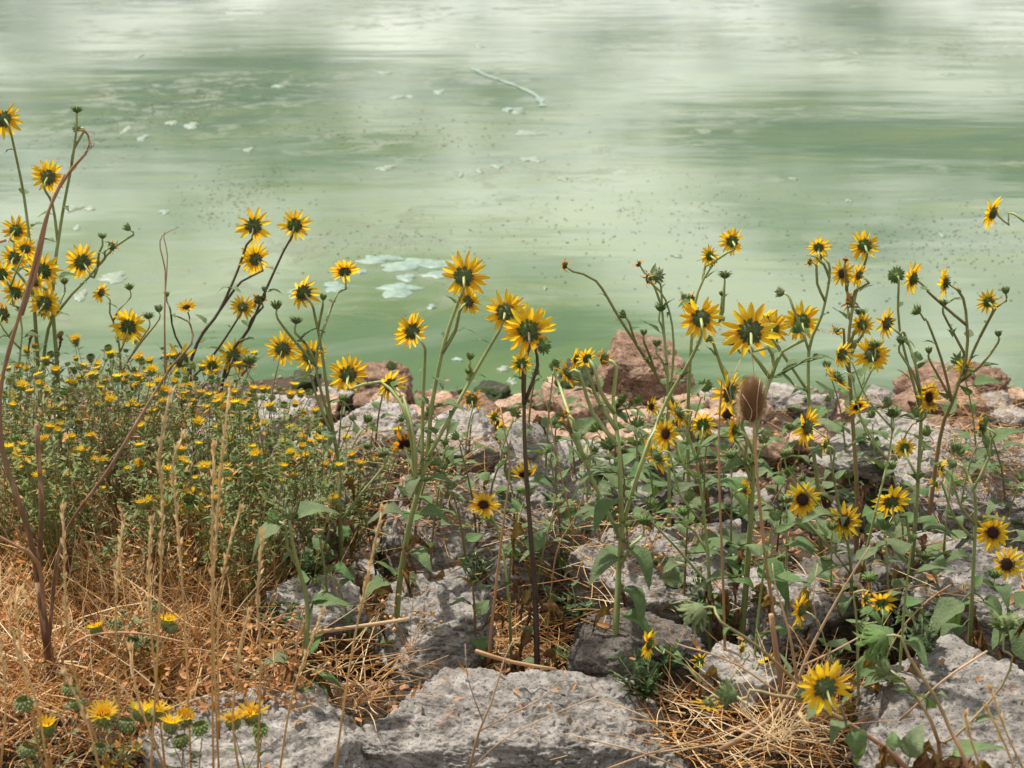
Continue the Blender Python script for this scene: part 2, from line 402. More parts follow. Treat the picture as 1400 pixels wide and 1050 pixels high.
# ------------------------------------------------------------------ rocks
ICO = {}
for lv in (5, 6, 7, 8):
    bm = bmesh.new(); bmesh.ops.create_icosphere(bm, subdivisions=lv, radius=1)
    ICO[lv] = (np.array([v.co[:] for v in bm.verts]), np.array([[v.index for v in f.verts] for f in bm.faces])); bm.free()
def rock_shape(dims, seed, lv=5, top=None, nplanes=24, rough=1., sharp=55., strata=.5, flat=.62, extra_planes=()):
    r = np.random.default_rng(seed); D, F = ICO[lv]
    pl = r.normal(size=(nplanes, 3)); pl[:, 2] *= .6; pl /= np.linalg.norm(pl, axis=1)[:, None]; h = r.uniform(.66, .97, nplanes)
    extra = [((0, 0, 1), flat), ((0, 0, -1), .7)]
    if top is not None: extra = [(top, flat), ((0, 0, -1), .7)]
    for n, hh in list(extra) + list(extra_planes):
        n = np.array(n, float); n /= np.linalg.norm(n); pl = np.vstack([pl, n]); h = np.append(h, hh)
    dn = D @ pl.T; k = np.where(dn > .05, dn / h, .05)
    rad = 1. / (np.power(np.power(np.maximum(k, 1e-3), sharp).sum(1), 1. / sharp))
    rad = np.minimum(rad, 1.35)
    dims = np.asarray(dims) * .5 / .85; V = D * rad[:, None] * dims
    nrm = D / dims; nrm /= np.linalg.norm(nrm, axis=1)[:, None]
    s = seed * 3.1; L = float(min(dims)) * 2
    W = V + .02 * np.stack([pnoise(V * 14 + s), pnoise(V * 14 + s + 5), pnoise(V * 14 + s + 9)], 1)
    big = fbm(V * (1.4 / L) + s, 3) * .13 * L
    ridge = -np.clip(.16 - np.abs(fbm(W * (3.2 / L) + s * 2, 3)), 0, 1) * .22 * L
    q_ = fbm(W * np.array([5, 5, 22]) + s, 4, .55); lay = (.6 * q_ + .4 * np.round(q_ * 5) / 5) * .026 * strata
    sm = fbm(W * np.array([16, 16, 24]) + s, 4, .6) * .009 + fbm(W * np.array([50, 50, 80]) + s, 3, .65) * .0055
    pit = -np.clip(pnoise(W * 42 + s * 1.7) - .22, 0, 1) * .030 - np.clip(pnoise(W * 95 + s) - .22, 0, 1) * .012
    crease = -np.clip(.07 - np.abs(fbm(W * np.array([14, 14, 27]) + s * 1.3, 3, .55)), 0, 1) * .06
    pit = pit + crease
    V = V + nrm * (rough * np.stack([big * .6 + ridge * .5 + lay + sm + pit], 1))
    return V, F
ROCKS = []
def rock(px, py, Y, wpx, hpx, depth, mat, seed, label, name='boulder', cat='boulder', group=None, lv=5, rz=0., tilt=(0, 0), **kw):
    p = at(px, py, Y); s = (p - CAMP).dot(FWD) / FPX
    if name == 'boulder' and Y < 5.3: wpx *= .86; hpx *= .92; p.z -= .2 * hpx * s
    V, F = rock_shape((wpx * s, depth, hpx * s), seed, lv + 1, **kw); me = mesh_np(name, V, F, mat)
    if lv > 4: V, F = rock_shape((wpx * s, depth, hpx * s), seed, 5, **kw)
    o = link(name, me); o.location = p; o.rotation_euler = (tilt[0], tilt[1], rz); ROCKS.append((o, V, F))
    return tag(o, label, cat, group)

rock(740, 1010, 2.92, 610, 280, .42, M_ROCK, 11, 'broad flat-topped grey boulder with pitted front, in the open foreground', lv=7, top=(.05, -.12, 1), flat=.60, nplanes=22, extra_planes=[((.05, -1, .22), .56), ((.8, -.6, .2), .78)])
rock(1320, 1012, 2.86, 400, 260, .48, M_ROCK, 23, 'rough grey boulder under the curved pink sunflower stems', lv=6, top=(-.12, -.3, 1), flat=.62)
rock(380, 1012, 2.86, 330, 240, .44, M_ROCK, 31, 'low grey boulder at the foot of the lone green budding stem', lv=6, top=(.05, -.1, 1), flat=.6)
rock(985, 1102, 2.62, 190, 120, .25, M_ROCKPALE, 37, 'small rounded pale rock beside the starburst of straw', lv=5)
rock(588, 842, 3.42, 210, 170, .34, M_ROCK, 41, 'slanted grey rock with bare top just behind the straw band', lv=6, top=(-.35, -.35, 1), flat=.6, tilt=(0, .16))
rock(866, 890, 3.2, 225, 150, .26, M_ROCKDARK, 43, 'dark wedge-shaped rock behind a thick green sunflower stem', lv=6, top=(.15, .1, 1))
rock(630, 700, 4.05, 300, 220, .5, M_ROCKPALE, 47, 'large pale cracked slab behind the tall central sunflower', lv=6, top=(.2, -.45, 1), flat=.68, tilt=(.1, -.15))
rock(735, 690, 4.0, 190, 210, .4, M_ROCK, 53, 'steep dark-faced rock leaning on the pale cracked slab', lv=6, top=(.4, -.5, 1), tilt=(0, .3))
rock(490, 600, 4.85, 170, 130, .4, M_ROCKPALE, 59, 'pale leaning rock at the right edge of the gumweed patch', lv=6, top=(-.3, -.5, 1))
rock(625, 592, 5.1, 150, 80, .4, M_ROCKPALE, 61, 'pale bare rock just above the cracked slab', lv=5, top=(.2, -.6, 1))
rock(905, 775, 3.72, 300, 150, .5, M_ROCK, 67, 'wide rough grey slab strewn with dry weeds', lv=6, top=(0, -.25, 1), flat=.55, rz=.5)
rock(860, 655, 4.5, 190, 90, .35, M_ROCKPALE, 71, 'pale flat rock among the sunflower leaves left of the teasel', lv=5, top=(0, -.4, 1))
rock(775, 620, 4.9, 120, 60, .3, M_ROCK, 73, 'grey rock just below the straw-strewn brown stones', lv=5)
rock(965, 690, 4.2, 160, 110, .35, M_ROCKDARK, 79, 'shaded dark rock overhung by leaves left of the teasel stalk', lv=5)
rock(1060, 820, 3.5, 130, 110, .3, M_ROCK, 83, 'grey rock at the foot of the teasel stalk', lv=5)
rock(1140, 800, 3.62, 170, 120, .35, M_ROCKDARK, 89, 'dark rock under broad leaves right of the teasel stalk', lv=5)
rock(1350, 660, 4.35, 260, 150, .5, M_ROCK, 97, 'flat grey rock littered with straw near the reddish shore gravel', lv=6, top=(0, -.35, 1), flat=.55)
rock(1345, 790, 3.6, 240, 170, .45, M_ROCK, 101, 'mottled grey rock behind the sunflower with drooping lower leaves', lv=6, top=(.1, -.45, 1))
rock(1215, 600, 4.9, 190, 90, .4, M_ROCKPALE, 103, 'pale grey rock behind the tangled sunflower stems below the red rocks', lv=5, top=(0, -.4, 1))
rock(1220, 760, 3.85, 150, 110, .35, M_ROCK, 107, 'grey rock half hidden beneath drooping sunflower leaves', lv=5)
rock(140, 975, 2.95, 110, 60, .2, M_ROCK, 109, 'small grey rock sunk in dry straw below the dead bush', lv=5)
rock(60, 600, 4.8, 160, 90, .3, M_ROCKPALE, 113, 'pale rock glimpsed through the gumweed beside the dead bush', lv=5)
rock(370, 560, 5.2, 150, 70, .35, M_ROCKPALE, 127, 'pale rock behind the gumweed tops at the water side', lv=5)
rock(300, 600, 4.9, 140, 90, .35, M_ROCK, 131, 'grey rock buried in the middle of the gumweed patch', lv=5)
rock(425, 690, 4.1, 150, 100, .3, M_ROCK, 137, 'grey rock behind the lone green budding stem', lv=5)
rock(430, 820, 3.45, 150, 90, .25, M_ROCKPALE, 139, 'pale rock poking out of the straw left of the slanted rock', lv=5)
rock(1010, 920, 3.05, 130, 80, .22, M_ROCK, 149, 'grey rock behind the dead forked stem and bright straw', lv=5)
rock(880, 515, 6.05, 130, 95, .42, M_ROCKBROWN, 151, 'big reddish brown rock standing at the water edge left of the teasel', lv=6, top=(.25, -.1, 1))
rock(1290, 525, 6.2, 110, 60, .4, M_ROCKBROWN, 157, 'rounded reddish rock at the water edge below the paired side-facing sunflowers', lv=5)
rock(1340, 522, 6.1, 75, 46, .25, M_ROCKBROWN, 163, 'smooth brown rock beside the rounded reddish shore rock', lv=5)
rock(1300, 550, 5.75, 110, 40, .3, M_ROCKBROWN, 167, 'dark rusty ledge under the two reddish shore rocks', lv=5)
rock(527, 522, 6.1, 80, 52, .3, M_ROCKBROWN, 173, 'smooth brown rock at the water behind the low sunflower over the pale rocks', lv=5)
rock(512, 546, 5.8, 60, 26, .2, M_ROCKBROWN, 179, 'low brown stone below the smooth brown rock', lv=4)
rock(530, 549, 5.6, 46, 32, .2, M_ROCKTAN, 181, 'cream stone touching the smooth brown rock', lv=4)
rock(676, 536, 6.3, 46, 26, .2, M_ROCKMOSS, 191, 'small black mossy stone sitting in the green water', lv=4)
rock(792, 522, 6.2, 60, 40, .3, M_ROCKMOSS, 193, 'black mossy rock between brown shore stones', lv=4)
rock(640, 570, 5.5, 90, 50, .3, M_ROCKBROWN, 197, 'dark brown rock left of the tall central sunflower near the water', lv=5)
rock(795, 562, 5.6, 70, 55, .3, M_ROCKBROWN, 199, 'round brown stone wrapped in dry tendrils', lv=5)
rock(418, 520, 6.0, 40, 30, .2, M_ROCKMOSS, 211, 'dark wet stone behind the two low sunflowers at the water', lv=4)
sh = [(745, 556, 70, 44), (720, 585, 90, 40), (770, 538, 46, 34), (832, 560, 60, 40), (812, 545, 40, 32), (850, 585, 80, 40), (890, 575, 60, 36), (930, 560, 60, 44),
      (965, 550, 50, 36), (900, 610, 90, 40), (828, 608, 60, 34), (752, 605, 56, 30), (700, 560, 50, 32), (605, 553, 50, 26), (577, 548, 40, 26), (560, 575, 50, 34), (985, 580, 60, 40),
      (1020, 560, 60, 44), (1060, 550, 60, 40), (1110, 560, 60, 44), (1160, 565, 60, 40), (1200, 545, 50, 30), (1245, 560, 60, 36), (1358, 556, 50, 34), (1385, 548, 40, 28), (1380, 575, 60, 30),
      (1330, 590, 60, 30), (1270, 590, 60, 36), (1352, 610, 50, 24), (1392, 605, 40, 24), (1300, 612, 50, 26), (1110, 610, 70, 40), (1050, 620, 70, 40), (1160, 640, 80, 50), (1180, 700, 80, 60),
      (940, 640, 70, 40), (460, 545, 50, 30), (440, 560, 40, 30), (420, 548, 40, 26)]
random.seed(5)
for i, (x, y, ww, hh) in enumerate(sh):
    g = gpt(x, y + hh * .3)
    dpt = .12 + .1 * random.random(); mt, nm = random.choice([(M_ROCKTAN, 'tan'), (M_ROCKTAN, 'tan'), (M_ROCKBROWN, 'reddish brown'), (M_ROCKPALE, 'pale grey')])
    rock(x, y, g.y, ww * 1.15, hh * 1.15, dpt, mt, 300 + i, 'small %s stone lying in the shoreline rubble' % nm, 'stone', 'stone', 'small %s shoreline stones' % nm, lv=4, rz=random.uniform(-.6, .6))

# filler stones between, part of the bank
random.seed(11)
for i in range(34):
    x = random.uniform(-20, 1420); y = random.uniform(600, 900)
    if x < 420 and y > 640: continue
    g = gpt(x, y); ww = random.uniform(40, 110)
    hh, dpt = ww * random.uniform(.45, .8), random.uniform(.08, .2); mt, nm = random.choice([(M_ROCK, 'mid-grey'), (M_ROCKPALE, 'pale'), (M_ROCK, 'mid-grey'), (M_ROCKDARK, 'dark')])
    rock(x, y, g.y, ww, hh, dpt, mt, 400 + i, '%s stone wedged between the boulders of the bank' % nm, 'stone', 'stone', '%s stones wedged between boulders' % nm, lv=4, rz=random.uniform(-1, 1))
# where a sight line meets rock or soil
from mathutils.bvhtree import BVHTree
def _bvh():
    V = []; Fs = []; k = 0
    for o, a, f in ROCKS:
        Mx = np.array(Matrix.LocRotScale(o.location, o.rotation_euler, None)); a = a @ Mx[:3, :3].T + Mx[:3, 3]
        V += a.tolist(); Fs += (f + k).tolist(); k += len(a)
    return BVHTree.FromPolygons(V, Fs)
BVH = _bvh()
def spt(px, py):
    g = gpt(px, py); d = (g - CAMP).normalized(); h = BVH.ray_cast(CAMP, d)
    if h[0] is not None and h[3] < (g - CAMP).length: return h[0]
    return g
# gravel
random.seed(3); mb = MB()
def pebble(mb, p, r):
    b = len(mb.V); q = [Vector((random.uniform(.6, 1.2) * x, random.uniform(.6, 1.2) * y, random.uniform(.5, .9) * z)) * r for x, y, z in ((1, 0, 0), (-1, 0, 0), (0, 1, 0), (0, -1, 0), (0, 0, 1), (0, 0, -1))]
    a = random.uniform(0, 6); Rm = Matrix.Rotation(a, 3, 'Z')
    for v in q: mb.V.append(p + Rm @ v); mb.T.append(0)
    for f in ((0, 2, 4), (2, 1, 4), (1, 3, 4), (3, 0, 4), (2, 0, 5), (1, 2, 5), (3, 1, 5), (0, 3, 5)): mb.F.append(tuple(b + i for i in f))
for i in range(9000):
    y = random.uniform(2.5, 6.6); x = random.uniform(-.42, .42) * (y + .6)
    pebble(mb, Vector((x, y, ground(x, y) + .004)), random.choice([.004, .006, .009, .013, .018]) * random.uniform(.6, 1.2))
o = mb.build('gravel', M_ROCKTAN, smooth=False); tag(o, 'tan and reddish gravel scattered between the bank stones', 'gravel', kind='stuff')

# ------------------------------------------------------------------ shared plant meshes
random.seed(21)
def U(a, b): return random.uniform(a, b)
def petal_mesh(k, curl, wilt=False):
    P = []; nr, nc = 9, 5; ph = U(0, 6); tw = U(-.35, .35) * (2.2 if wilt else 1)
    for i in range(nr):
        t = i / (nr - 1)
        hw = .110 * (math.sin(math.pi * (.16 + .84 * t ** .9)) ** .75 if t < 1 else 0) + .004
        if wilt: hw *= .72
        row = []
        for j in range(nc):
            v = (j / (nc - 1) - .5) * 2
            z = curl * t * t * .7 + .022 * math.cos(v * 4.7) * (1 - t * .5) + .10 * hw * v * v * 5 + .012 * math.sin(t * 9 + ph)
            y = v * hw; z += y * tw * t
            x = t * .78 * (1 - .35 * abs(curl) * t)
            if wilt: z += .09 * math.sin(t * 5 + ph) ; y += .05 * math.sin(t * 6 + ph * 2)
            row.append(Vector((x, y, z)))
        P.append(row)
    mb = MB(); mb.grid(P); return mb
PETALS = [[petal_mesh(k, c).mesh('petal', m) for k, c in enumerate((-.16, -.05, .05, .14, .22, -.28))] for m in (M_PETAL, M_PETAL_PALE)]
WILT = [petal_mesh(k, c, True).mesh('petal', M_PETAL_WILT) for k, c in enumerate((-.7, -.3, .4, .8, -1.0, .1))]

def disc_mesh():
    mb = MB(); n = 110
    rows = []
    for i in range(7):
        a = i / 6 * 1.45
        rows.append([Vector((.31 * math.sin(a) * math.cos(b), .31 * math.sin(a) * math.sin(b), .14 * math.cos(a) - .02)) for b in [2 * math.pi * k / 16 for k in range(17)]])
    mb.grid(rows)
    for k in range(n):
        r = .30 * math.sqrt((k + .5) / n); a = k * 2.39996; z = .14 * math.sqrt(max(0, 1 - (r / .315) ** 2)) - .02
        p = Vector((r * math.cos(a), r * math.sin(a), z)); q = p + Vector((p.x * .3, p.y * .3, .055 + U(0, .03)))
        mb.tube([p, q], [.016, .009], 4)
    return mb.mesh('disc', M_DISC)
DISC = disc_mesh()
def calyx_mesh(seed, wide=1.):
    random.seed(seed); mb = MB(); rows = []
    for i in range(6):                                   # receptacle bowl
        a = i / 5; rr = .06 + .24 * math.sin(a * 1.57); z = -.20 + .18 * a ** 2
        rows.append([Vector((rr * math.cos(b), rr * math.sin(b), z)) for b in [2 * math.pi * k / 14 for k in range(15)]])
    mb.grid(rows)
    for ring, (r0, z0, L, n, el) in enumerate(((.27, -.04, .19, 16, .12), (.21, -.12, .21, 13, -.05), (.13, -.17, .18, 9, -.25))):
        for k in range(n):
            a = 2 * math.pi * (k + .5 * ring) / n + U(-.15, .15); d = Vector((math.cos(a), math.sin(a), el + U(-.3, .25)))
            mb.blade(Vector((r0 * math.cos(a), r0 * math.sin(a), z0)), d, Vector((0, 0, 1)), L * wide * U(.8, 1.25), U(.085, .13), U(-.5, .3), 4, fold=.35)
    return mb.mesh('flower_head', M_CALYX)
CALYX = [calyx_mesh(s, w_) for s, w_ in ((1, 1.), (2, 1.15), (3, .9), (4, 1.25))]
def bud_mesh(seed, openness):
    random.seed(seed); mb = MB(); rows = []
    for i in range(8):
        a = i / 7 * math.pi
        rows.append([Vector((.33 * math.sin(a) * math.cos(b), .33 * math.sin(a) * math.sin(b), -.30 * math.cos(a))) for b in [2 * math.pi * k / 12 for k in range(13)]])
    mb.grid(rows)
    for ring in range(5):
        th = .55 + ring * .42; n = (8, 12, 14, 12, 8)[ring]
        for k in range(n):
            a = 2 * math.pi * (k + .5 * (ring % 2)) / n + U(-.2, .2)
            p = Vector((.33 * math.sin(th) * math.cos(a), .33 * math.sin(th) * math.sin(a), -.30 * math.cos(th)))
            d = Vector((math.cos(a) * openness, math.sin(a) * openness, 1.0 - ring * .05 + U(-.2, .2)))
            mb.blade(p, d, -p, U(.30, .46), U(.11, .17), U(-.5, .1), 4, fold=.3)
    return mb.mesh('bud', M_BUD)
BUDS = [bud_mesh(s, q) for s, q in ((1, .45), (2, .8), (3, .3), (4, 1.15))]

def leaf_mesh(seed, droop, wid, mat, name='leaf', crumple=0.):
    random.seed(seed); mb = MB(); nr, nc = 13, 9; P = []; ph = U(0, 6); fold = U(.15, .6); tw = U(-.5, .5)
    pet = .22
    def cen(t): return Vector((pet + t * (1 - .22 * abs(droop) * t), 0, .10 * math.sin(min(1, t * 1.2) * 2.2) - droop * t * t * .55))
    for i in range(nr):
        t = i / (nr - 1)
        hw = wid * (min(1, t / .24) ** .62) * (1 - max(0, t - .18) / .82) ** .82 if t < 1 else .0
        hw = max(hw, .004) * (1 + .07 * (i % 2)); row = []
        for j in range(nc):
            v = (j / (nc - 1) - .5) * 2; c = cen(t)
            z = fold * abs(v) * hw * .7 + .022 * math.sin(t * 9 + ph + v * 2) * abs(v) + .016 * math.cos(v * 6 + t * 20) * (1 - t) + .5 * tw * v * hw * t
            q = c + Vector((-.18 * hw * abs(v) + .10 * hw * abs(v) * t, v * hw * (1 - .12 * fold), z))
            if crumple: q += Vector((U(-1, 1), U(-1, 1), U(-1, 1))) * crumple * .05 + Vector((0, -.5 * v * abs(v) * hw * crumple, .6 * v * v * hw * crumple * 2))
            row.append(q)
        P.append(row)
    mb.grid(P)
    mb.tube([Vector((0, 0, 0)), Vector((pet * .5, 0, .02)), Vector((pet * 1.05, 0, -.002)), cen(.45) - Vector((0, 0, .012)), cen(.9) - Vector((0, 0, .004))], [.018, .015, .015, .010, .003], 5)
    return mb.mesh(name, mat)
LEAVES = [leaf_mesh(10 + k, d, wd, M_LEAF) for k, (d, wd) in enumerate(((.2, .30), (.6, .33), (1.0, .36), (.4, .26), (.8, .30), (1.3, .34), (-.1, .28), (.3, .38), (.7, .22), (1.1, .27)))]
SLIM = [leaf_mesh(40 + k, d, wd, M_LEAF) for k, (d, wd) in enumerate(((.1, .14), (.5, .17), (.8, .15), (-.2, .18)))]
DEAD = [leaf_mesh(60 + k, d, wd, M_DRYLEAF, 'dead_leaf', 1.2) for k, (d, wd) in enumerate(((1.2, .22), (1.6, .26), (.9, .2), (1.4, .3)))]

FACE = {'B': (0, 1, -.04), 'BU': (0, .86, .5), 'BL': (-.62, .78, -.05), 'BR': (.62, .78, -.05), 'L': (-.86, .5, .0), 'R': (.86, .45, .0), 'LU': (-.75, .3, .6),
        'F': (.05, -.93, .34), 'FL': (-.6, -.72, .3), 'FR': (.6, -.7, .25), 'FU': (0, -.35, .93), 'LD': (-.7, .2, -.68), 'D': (-.2, -.15, -.95), 'FD': (.2, -.8, -.55), 'U': (0, .15, 1)}

def put_head(root, p, diam, face, kind):
    """a flower head: calyx mesh with petals and disc as its own parts"""
    f = Vector(FACE[face]) + Vector((U(-.16, .16), U(-.1, .1), U(-.14, .14))); f.normalize()
    B = basis(Vector((U(-1, 1), .01, U(-1, 1))).cross(f), f)      # z along the facing
    zc = f; B = basis(f.orthogonal(), f)
    B = B @ Matrix.Rotation(U(0, 6.28), 4, 'Z')
    rad = diam / 2
    if kind.startswith('bud'):
        sc = rad / .52
        h = link('bud', BUDS[{'bud': random.choice((0, 2)), 'budo': 1, 'buds': 3}[kind[:4]]], root, TRS(p - root.location, B, sc))
        return f, .3 * sc
    sc = rad * 1.14
    if kind == 'wilt': sc = rad * 1.25
    h = link('flower_head', random.choice(CALYX), root, TRS(p - root.location, B, sc))
    link('disc', DISC, h, Matrix.Identity(4))
    n = {'open': random.choice((15, 17, 18, 19, 21)), 'pale': random.choice((14, 16, 18)), 'wilt': random.choice((7, 9, 11)), 'few': 8, 'droop': 13}[kind]
    droop = U(-.12, .16); a0 = U(0, 6)
    side = U(0, 6.28)
    for k in range(n):
        a = a0 + 2 * math.pi * k / n + U(-.10, .10)
        if kind == 'open' and random.random() < .05: continue
        if kind == 'wilt':
            me = random.choice(WILT); tilt = U(-.9, .9); ls = U(.6, .95); ws = U(.8, 1.3)
        elif kind == 'droop':
            me = random.choice(PETALS[0]); tilt = U(-.75, -.3); ls = U(.85, 1.05); ws = U(.8, 1.1)
        else:
            me = random.choice(PETALS[1 if kind == 'pale' else 0]); tilt = droop + U(-.2, .2); ls = U(.85, 1.08); ws = U(.85, 1.2)
        Mx = Matrix.Rotation(a, 4, 'Z') @ Matrix.Translation((.29, 0, .0 + .03 * (k % 2))) @ Matrix.Rotation(-tilt, 4, 'Y') @ Matrix.Rotation(U(-.3, .3), 4, 'X') @ Matrix.Diagonal((ls, ws, 1, 1))
        link('petal', me, h, Mx)
    return f, .2 * sc

def add_leaf(root, p, d, size, meshes):
    up = Vector((0, 0, 1)) + Vector((U(-.3, .3), U(-.3, .3), 0))
    me = random.choice(meshes)
    link(me.name.split('.')[0], me, root, TRS(p - root.location, basis(d, up), size))

def sunflower(base, Y, main, heads, label, mat=None, leaf=.085, group=None, every=.05, dead=.25, thick=1., leaves=[], seed=None, leaf_from=0., cat='sunflower', name='sunflower_plant'):
    """base pixel, distance, main stem pixels up to the first head; further heads branch off"""
    random.seed(seed if seed is not None else int(base[0] * 7 + base[1]))
    mat = mat or M_STEM
    b = at(base[0], base[1], Y); b.z = max(ground(b.x, b.y), b.z - .05) - .01
    root = link(name, None); root.location = b; root.empty_display_size = .05; tag(root, label, cat, group)
    mb = MB(); strands = []
    def px2(p, y): return at(p[0], p[1], y)
    def place(h, path, thin, first=False):
        x, y, dpx, face, kind = h[:5]
        yy = path[-1].y + (U(-.05, .05) if not first else 0)
        c = px2((x, y), yy); s = (c - CAMP).dot(FWD) / FPX
        f, back = put_head(root, c, dpx * s, face, kind)
        e = c - f * back; e2 = e - f * (.45 * dpx * s) - Vector((0, 0, .25 * dpx * s))
        return path + [e2, e]
    pts = [b] + [px2(p, Y + U(-.03, .03)) for p in main]
    sp = smooth_path(place(heads[0], pts, 1, True)) if heads and heads[0] else smooth_path(pts)
    n = len(sp); L = sum((sp[i + 1] - sp[i]).length for i in range(n - 1))
    r0 = .0055 * thick * min(1.25, max(.6, L / .7))
    mb.tube([p - b for p in sp], [r0 * (1 - .62 * i / (n - 1)) for i in range(n)], 7, 0., 1.)
    strands.append((sp, L, 0))
    for h in heads[1:]:
        via = h[5] if len(h) > 5 else None
        x, y = h[0], h[1]; tgt = px2((x, y), Y)
        allp = [(q, s) for q, s in ((q, s) for s in strands for q in s[0][:-3])]
        if via:
            st = px2(via[0], Y); A = min((q for q, s in allp), key=lambda q: (q - st).length)
            path = [A] + [px2(v, A.y + (i + 1) * U(-.03, .03)) for i, v in enumerate(via[1:])]
        else:
            hd = lambda q: math.hypot(q.x - tgt.x, q.y - tgt.y)
            A = min((q for q, s in allp), key=lambda q: abs((tgt.z - q.z) - (.9 * hd(q) + .06)) + .35 * hd(q))
            mid = A.lerp(tgt, .5) + Vector((0, U(-.03, .03), -.12 * abs(A.x - tgt.x)))
            path = [A, mid]
        sp2 = smooth_path(place(h, path, .6)); n2 = len(sp2)
        L2 = sum((sp2[i + 1] - sp2[i]).length for i in range(n2 - 1))
        mb.tube([p - b for p in sp2], [r0 * (.58 - .22 * i / (n2 - 1)) for i in range(n2)], 6, .45, 1.)
        strands.append((sp2, L2, 1))
    az = U(0, 6)
    for sp_, L_, lvl in strands:
        acc = 0; nxt = .03 if lvl == 0 else .05
        for i in range(1, len(sp_)):
            acc += (sp_[i] - sp_[i - 1]).length
            if acc < nxt: continue
            fr = acc / L_
            if fr > .9 or (lvl and L_ - acc < .05): break
            nxt = acc + every * U(.6, 1.4) * (1. if lvl == 0 else 1.3); az += 2.4 + U(-.4, .4)
            if lvl == 0 and fr < leaf_from: continue
            d = Vector((math.cos(az), math.sin(az), U(.0, .75)))
            if lvl == 0 and fr < .45 and random.random() < dead:
                add_leaf(root, sp_[i], Vector((d.x, d.y, -.4)), leaf * U(.5, .85), DEAD)
            else:
                sz = leaf * ((1.15 - .75 * fr) if lvl == 0 else (.62 - .3 * fr)) * U(.7, 1.2)
                add_leaf(root, sp_[i], d, sz, LEAVES if (lvl == 0 and fr < .8) or random.random() < .4 else SLIM)
    if group is None and Y < 3.9:                   # withered lower leaves
        sp_ = strands[0][0]; m_ = max(3, len(sp_) // 3)
        for k in range(6):
            az += 2.1; add_leaf(root, sp_[random.randrange(1, m_)], Vector((math.cos(az), math.sin(az), U(-.6, .2))), U(.045, .075), DEAD)
    for (x, y, sz, dx, dy, dz) in leaves:           # the large leaves one can pick out
        st = px2((x, y), Y); A = min((q for s in strands for q in s[0]), key=lambda q: (q - st).length)
        add_leaf(root, A, Vector((dx, dy, dz)), sz, LEAVES[:6])
    mb.build('stem', mat, root)
    return root

OP, PL, WI, BD, BO, BS, FW, DR = 'open', 'pale', 'wilt', 'bud', 'budo', 'buds', 'few', 'droop'
G_SUN = None
# --- left group
sunflower((60, 640), 4.3, [(52, 500), (42, 350), (33, 270), (20, 205)], [(5, 163, 46, 'BL', OP), (22, 315, 38, 'B', OP), (20, 352, 36, 'B', OP)], 'tall sunflower stem rising above the dead bush with its head turned to the lake', M_STEM, .07, dead=.1, every=.08)
sunflower((85, 640), 4.25, [(78, 500), (72, 400), (84, 300), (98, 225), (104, 180)], [(105, 150, 16, 'U', BS), (107, 175, 14, 'L', BD), (66, 242, 44, 'B', OP, [(76, 330), (72, 280)]), (58, 370, 50, 'B', OP), (62, 415, 42, 'B', OP)], 'sunflower with small buds at its tip next to the curling dead twig', M_STEM, .07, every=.07, dead=.1)
sunflower((20, 640), 4.0, [(25, 520), (30, 450), (24, 420)], [(22, 400, 38, 'B', OP), (2, 375, 36, 'BL', OP), (4, 430, 34, 'B', WI), (35, 340, 30, 'B', OP), (48, 385, 34, 'BR', OP)], 'crowded sunflower clump at the very foot of the dead curling twig', M_STEM, .07, every=.05)
sunflower((50, 640), 4.5, [(62, 470), (88, 415), (122, 378), (156, 338)], [(175, 312, 13, 'LU', BD), (140, 323, 13, 'U', BO), (153, 337, 24, 'BR', WI), (112, 358, 46, 'BL', OP, [(135, 370), (128, 380)]), (88, 385, 14, 'U', BD)], 'sunflower leaning right over the gumweed with a bud at its tip', M_STEM, .065, every=.06, dead=.05)
sunflower((172, 640), 4.5, [(166, 510), (160, 455), (150, 428)], [(138, 400, 28, 'L', OP), (177, 393, 14, 'U', BO), (176, 446, 46, 'B', OP), (203, 432, 16, 'U', BS), (217, 423, 14, 'U', BD)], 'dark red stemmed sunflower with brown seed heads above the gumweed', M_STEMRED, .06, every=.07, dead=0)
sunflower((265, 640), 4.4, [(262, 520), (256, 490), (240, 460), (235, 430)], [(255, 421, 28, 'FU', OP), (228, 403, 10, 'U', BD), (247, 492, 46, 'BL', FW), (290, 500, 30, 'B', OP)], 'short sunflower with a cup-shaped flower beside the thin reddish dead twig', M_STEMDARK, .065, every=.07, dead=0)
sunflower((225, 640), 4.6, [(262, 490), (300, 425), (325, 370), (337, 335)], [(347, 309, 46, 'B', OP), (349, 354, 42, 'BL', OP, [(300, 425), (330, 385)]), (332, 420, 32, 'B', OP)], 'purple stemmed sunflower with two stacked heads facing the lake', M_STEMDARK, .075, every=.075, dead=0)
sunflower((285, 640), 4.65, [(308, 505), (340, 450), (362, 400), (388, 343)], [(403, 308, 42, 'B', OP), (362, 396, 11, 'U', BD), (353, 410, 26, 'BL', WI), (320, 487, 42, 'B', OP), (337, 495, 42, 'LD', WI)], 'slanting dark stemmed sunflower with one round head clear of the leaves', M_STEMDARK, .085, every=.05, dead=0)
sunflower((372, 690), 4.05, [(365, 650), (353, 570), (346, 520)], [(340, 492, 24, 'U', BS), (387, 477, 44, 'B', OP, [(362, 620), (372, 540)]), (324, 570, 34, 'FD', WI)], 'red stemmed sunflower standing at the edge of the gumweed patch', M_STEMRED, .05, every=.08)
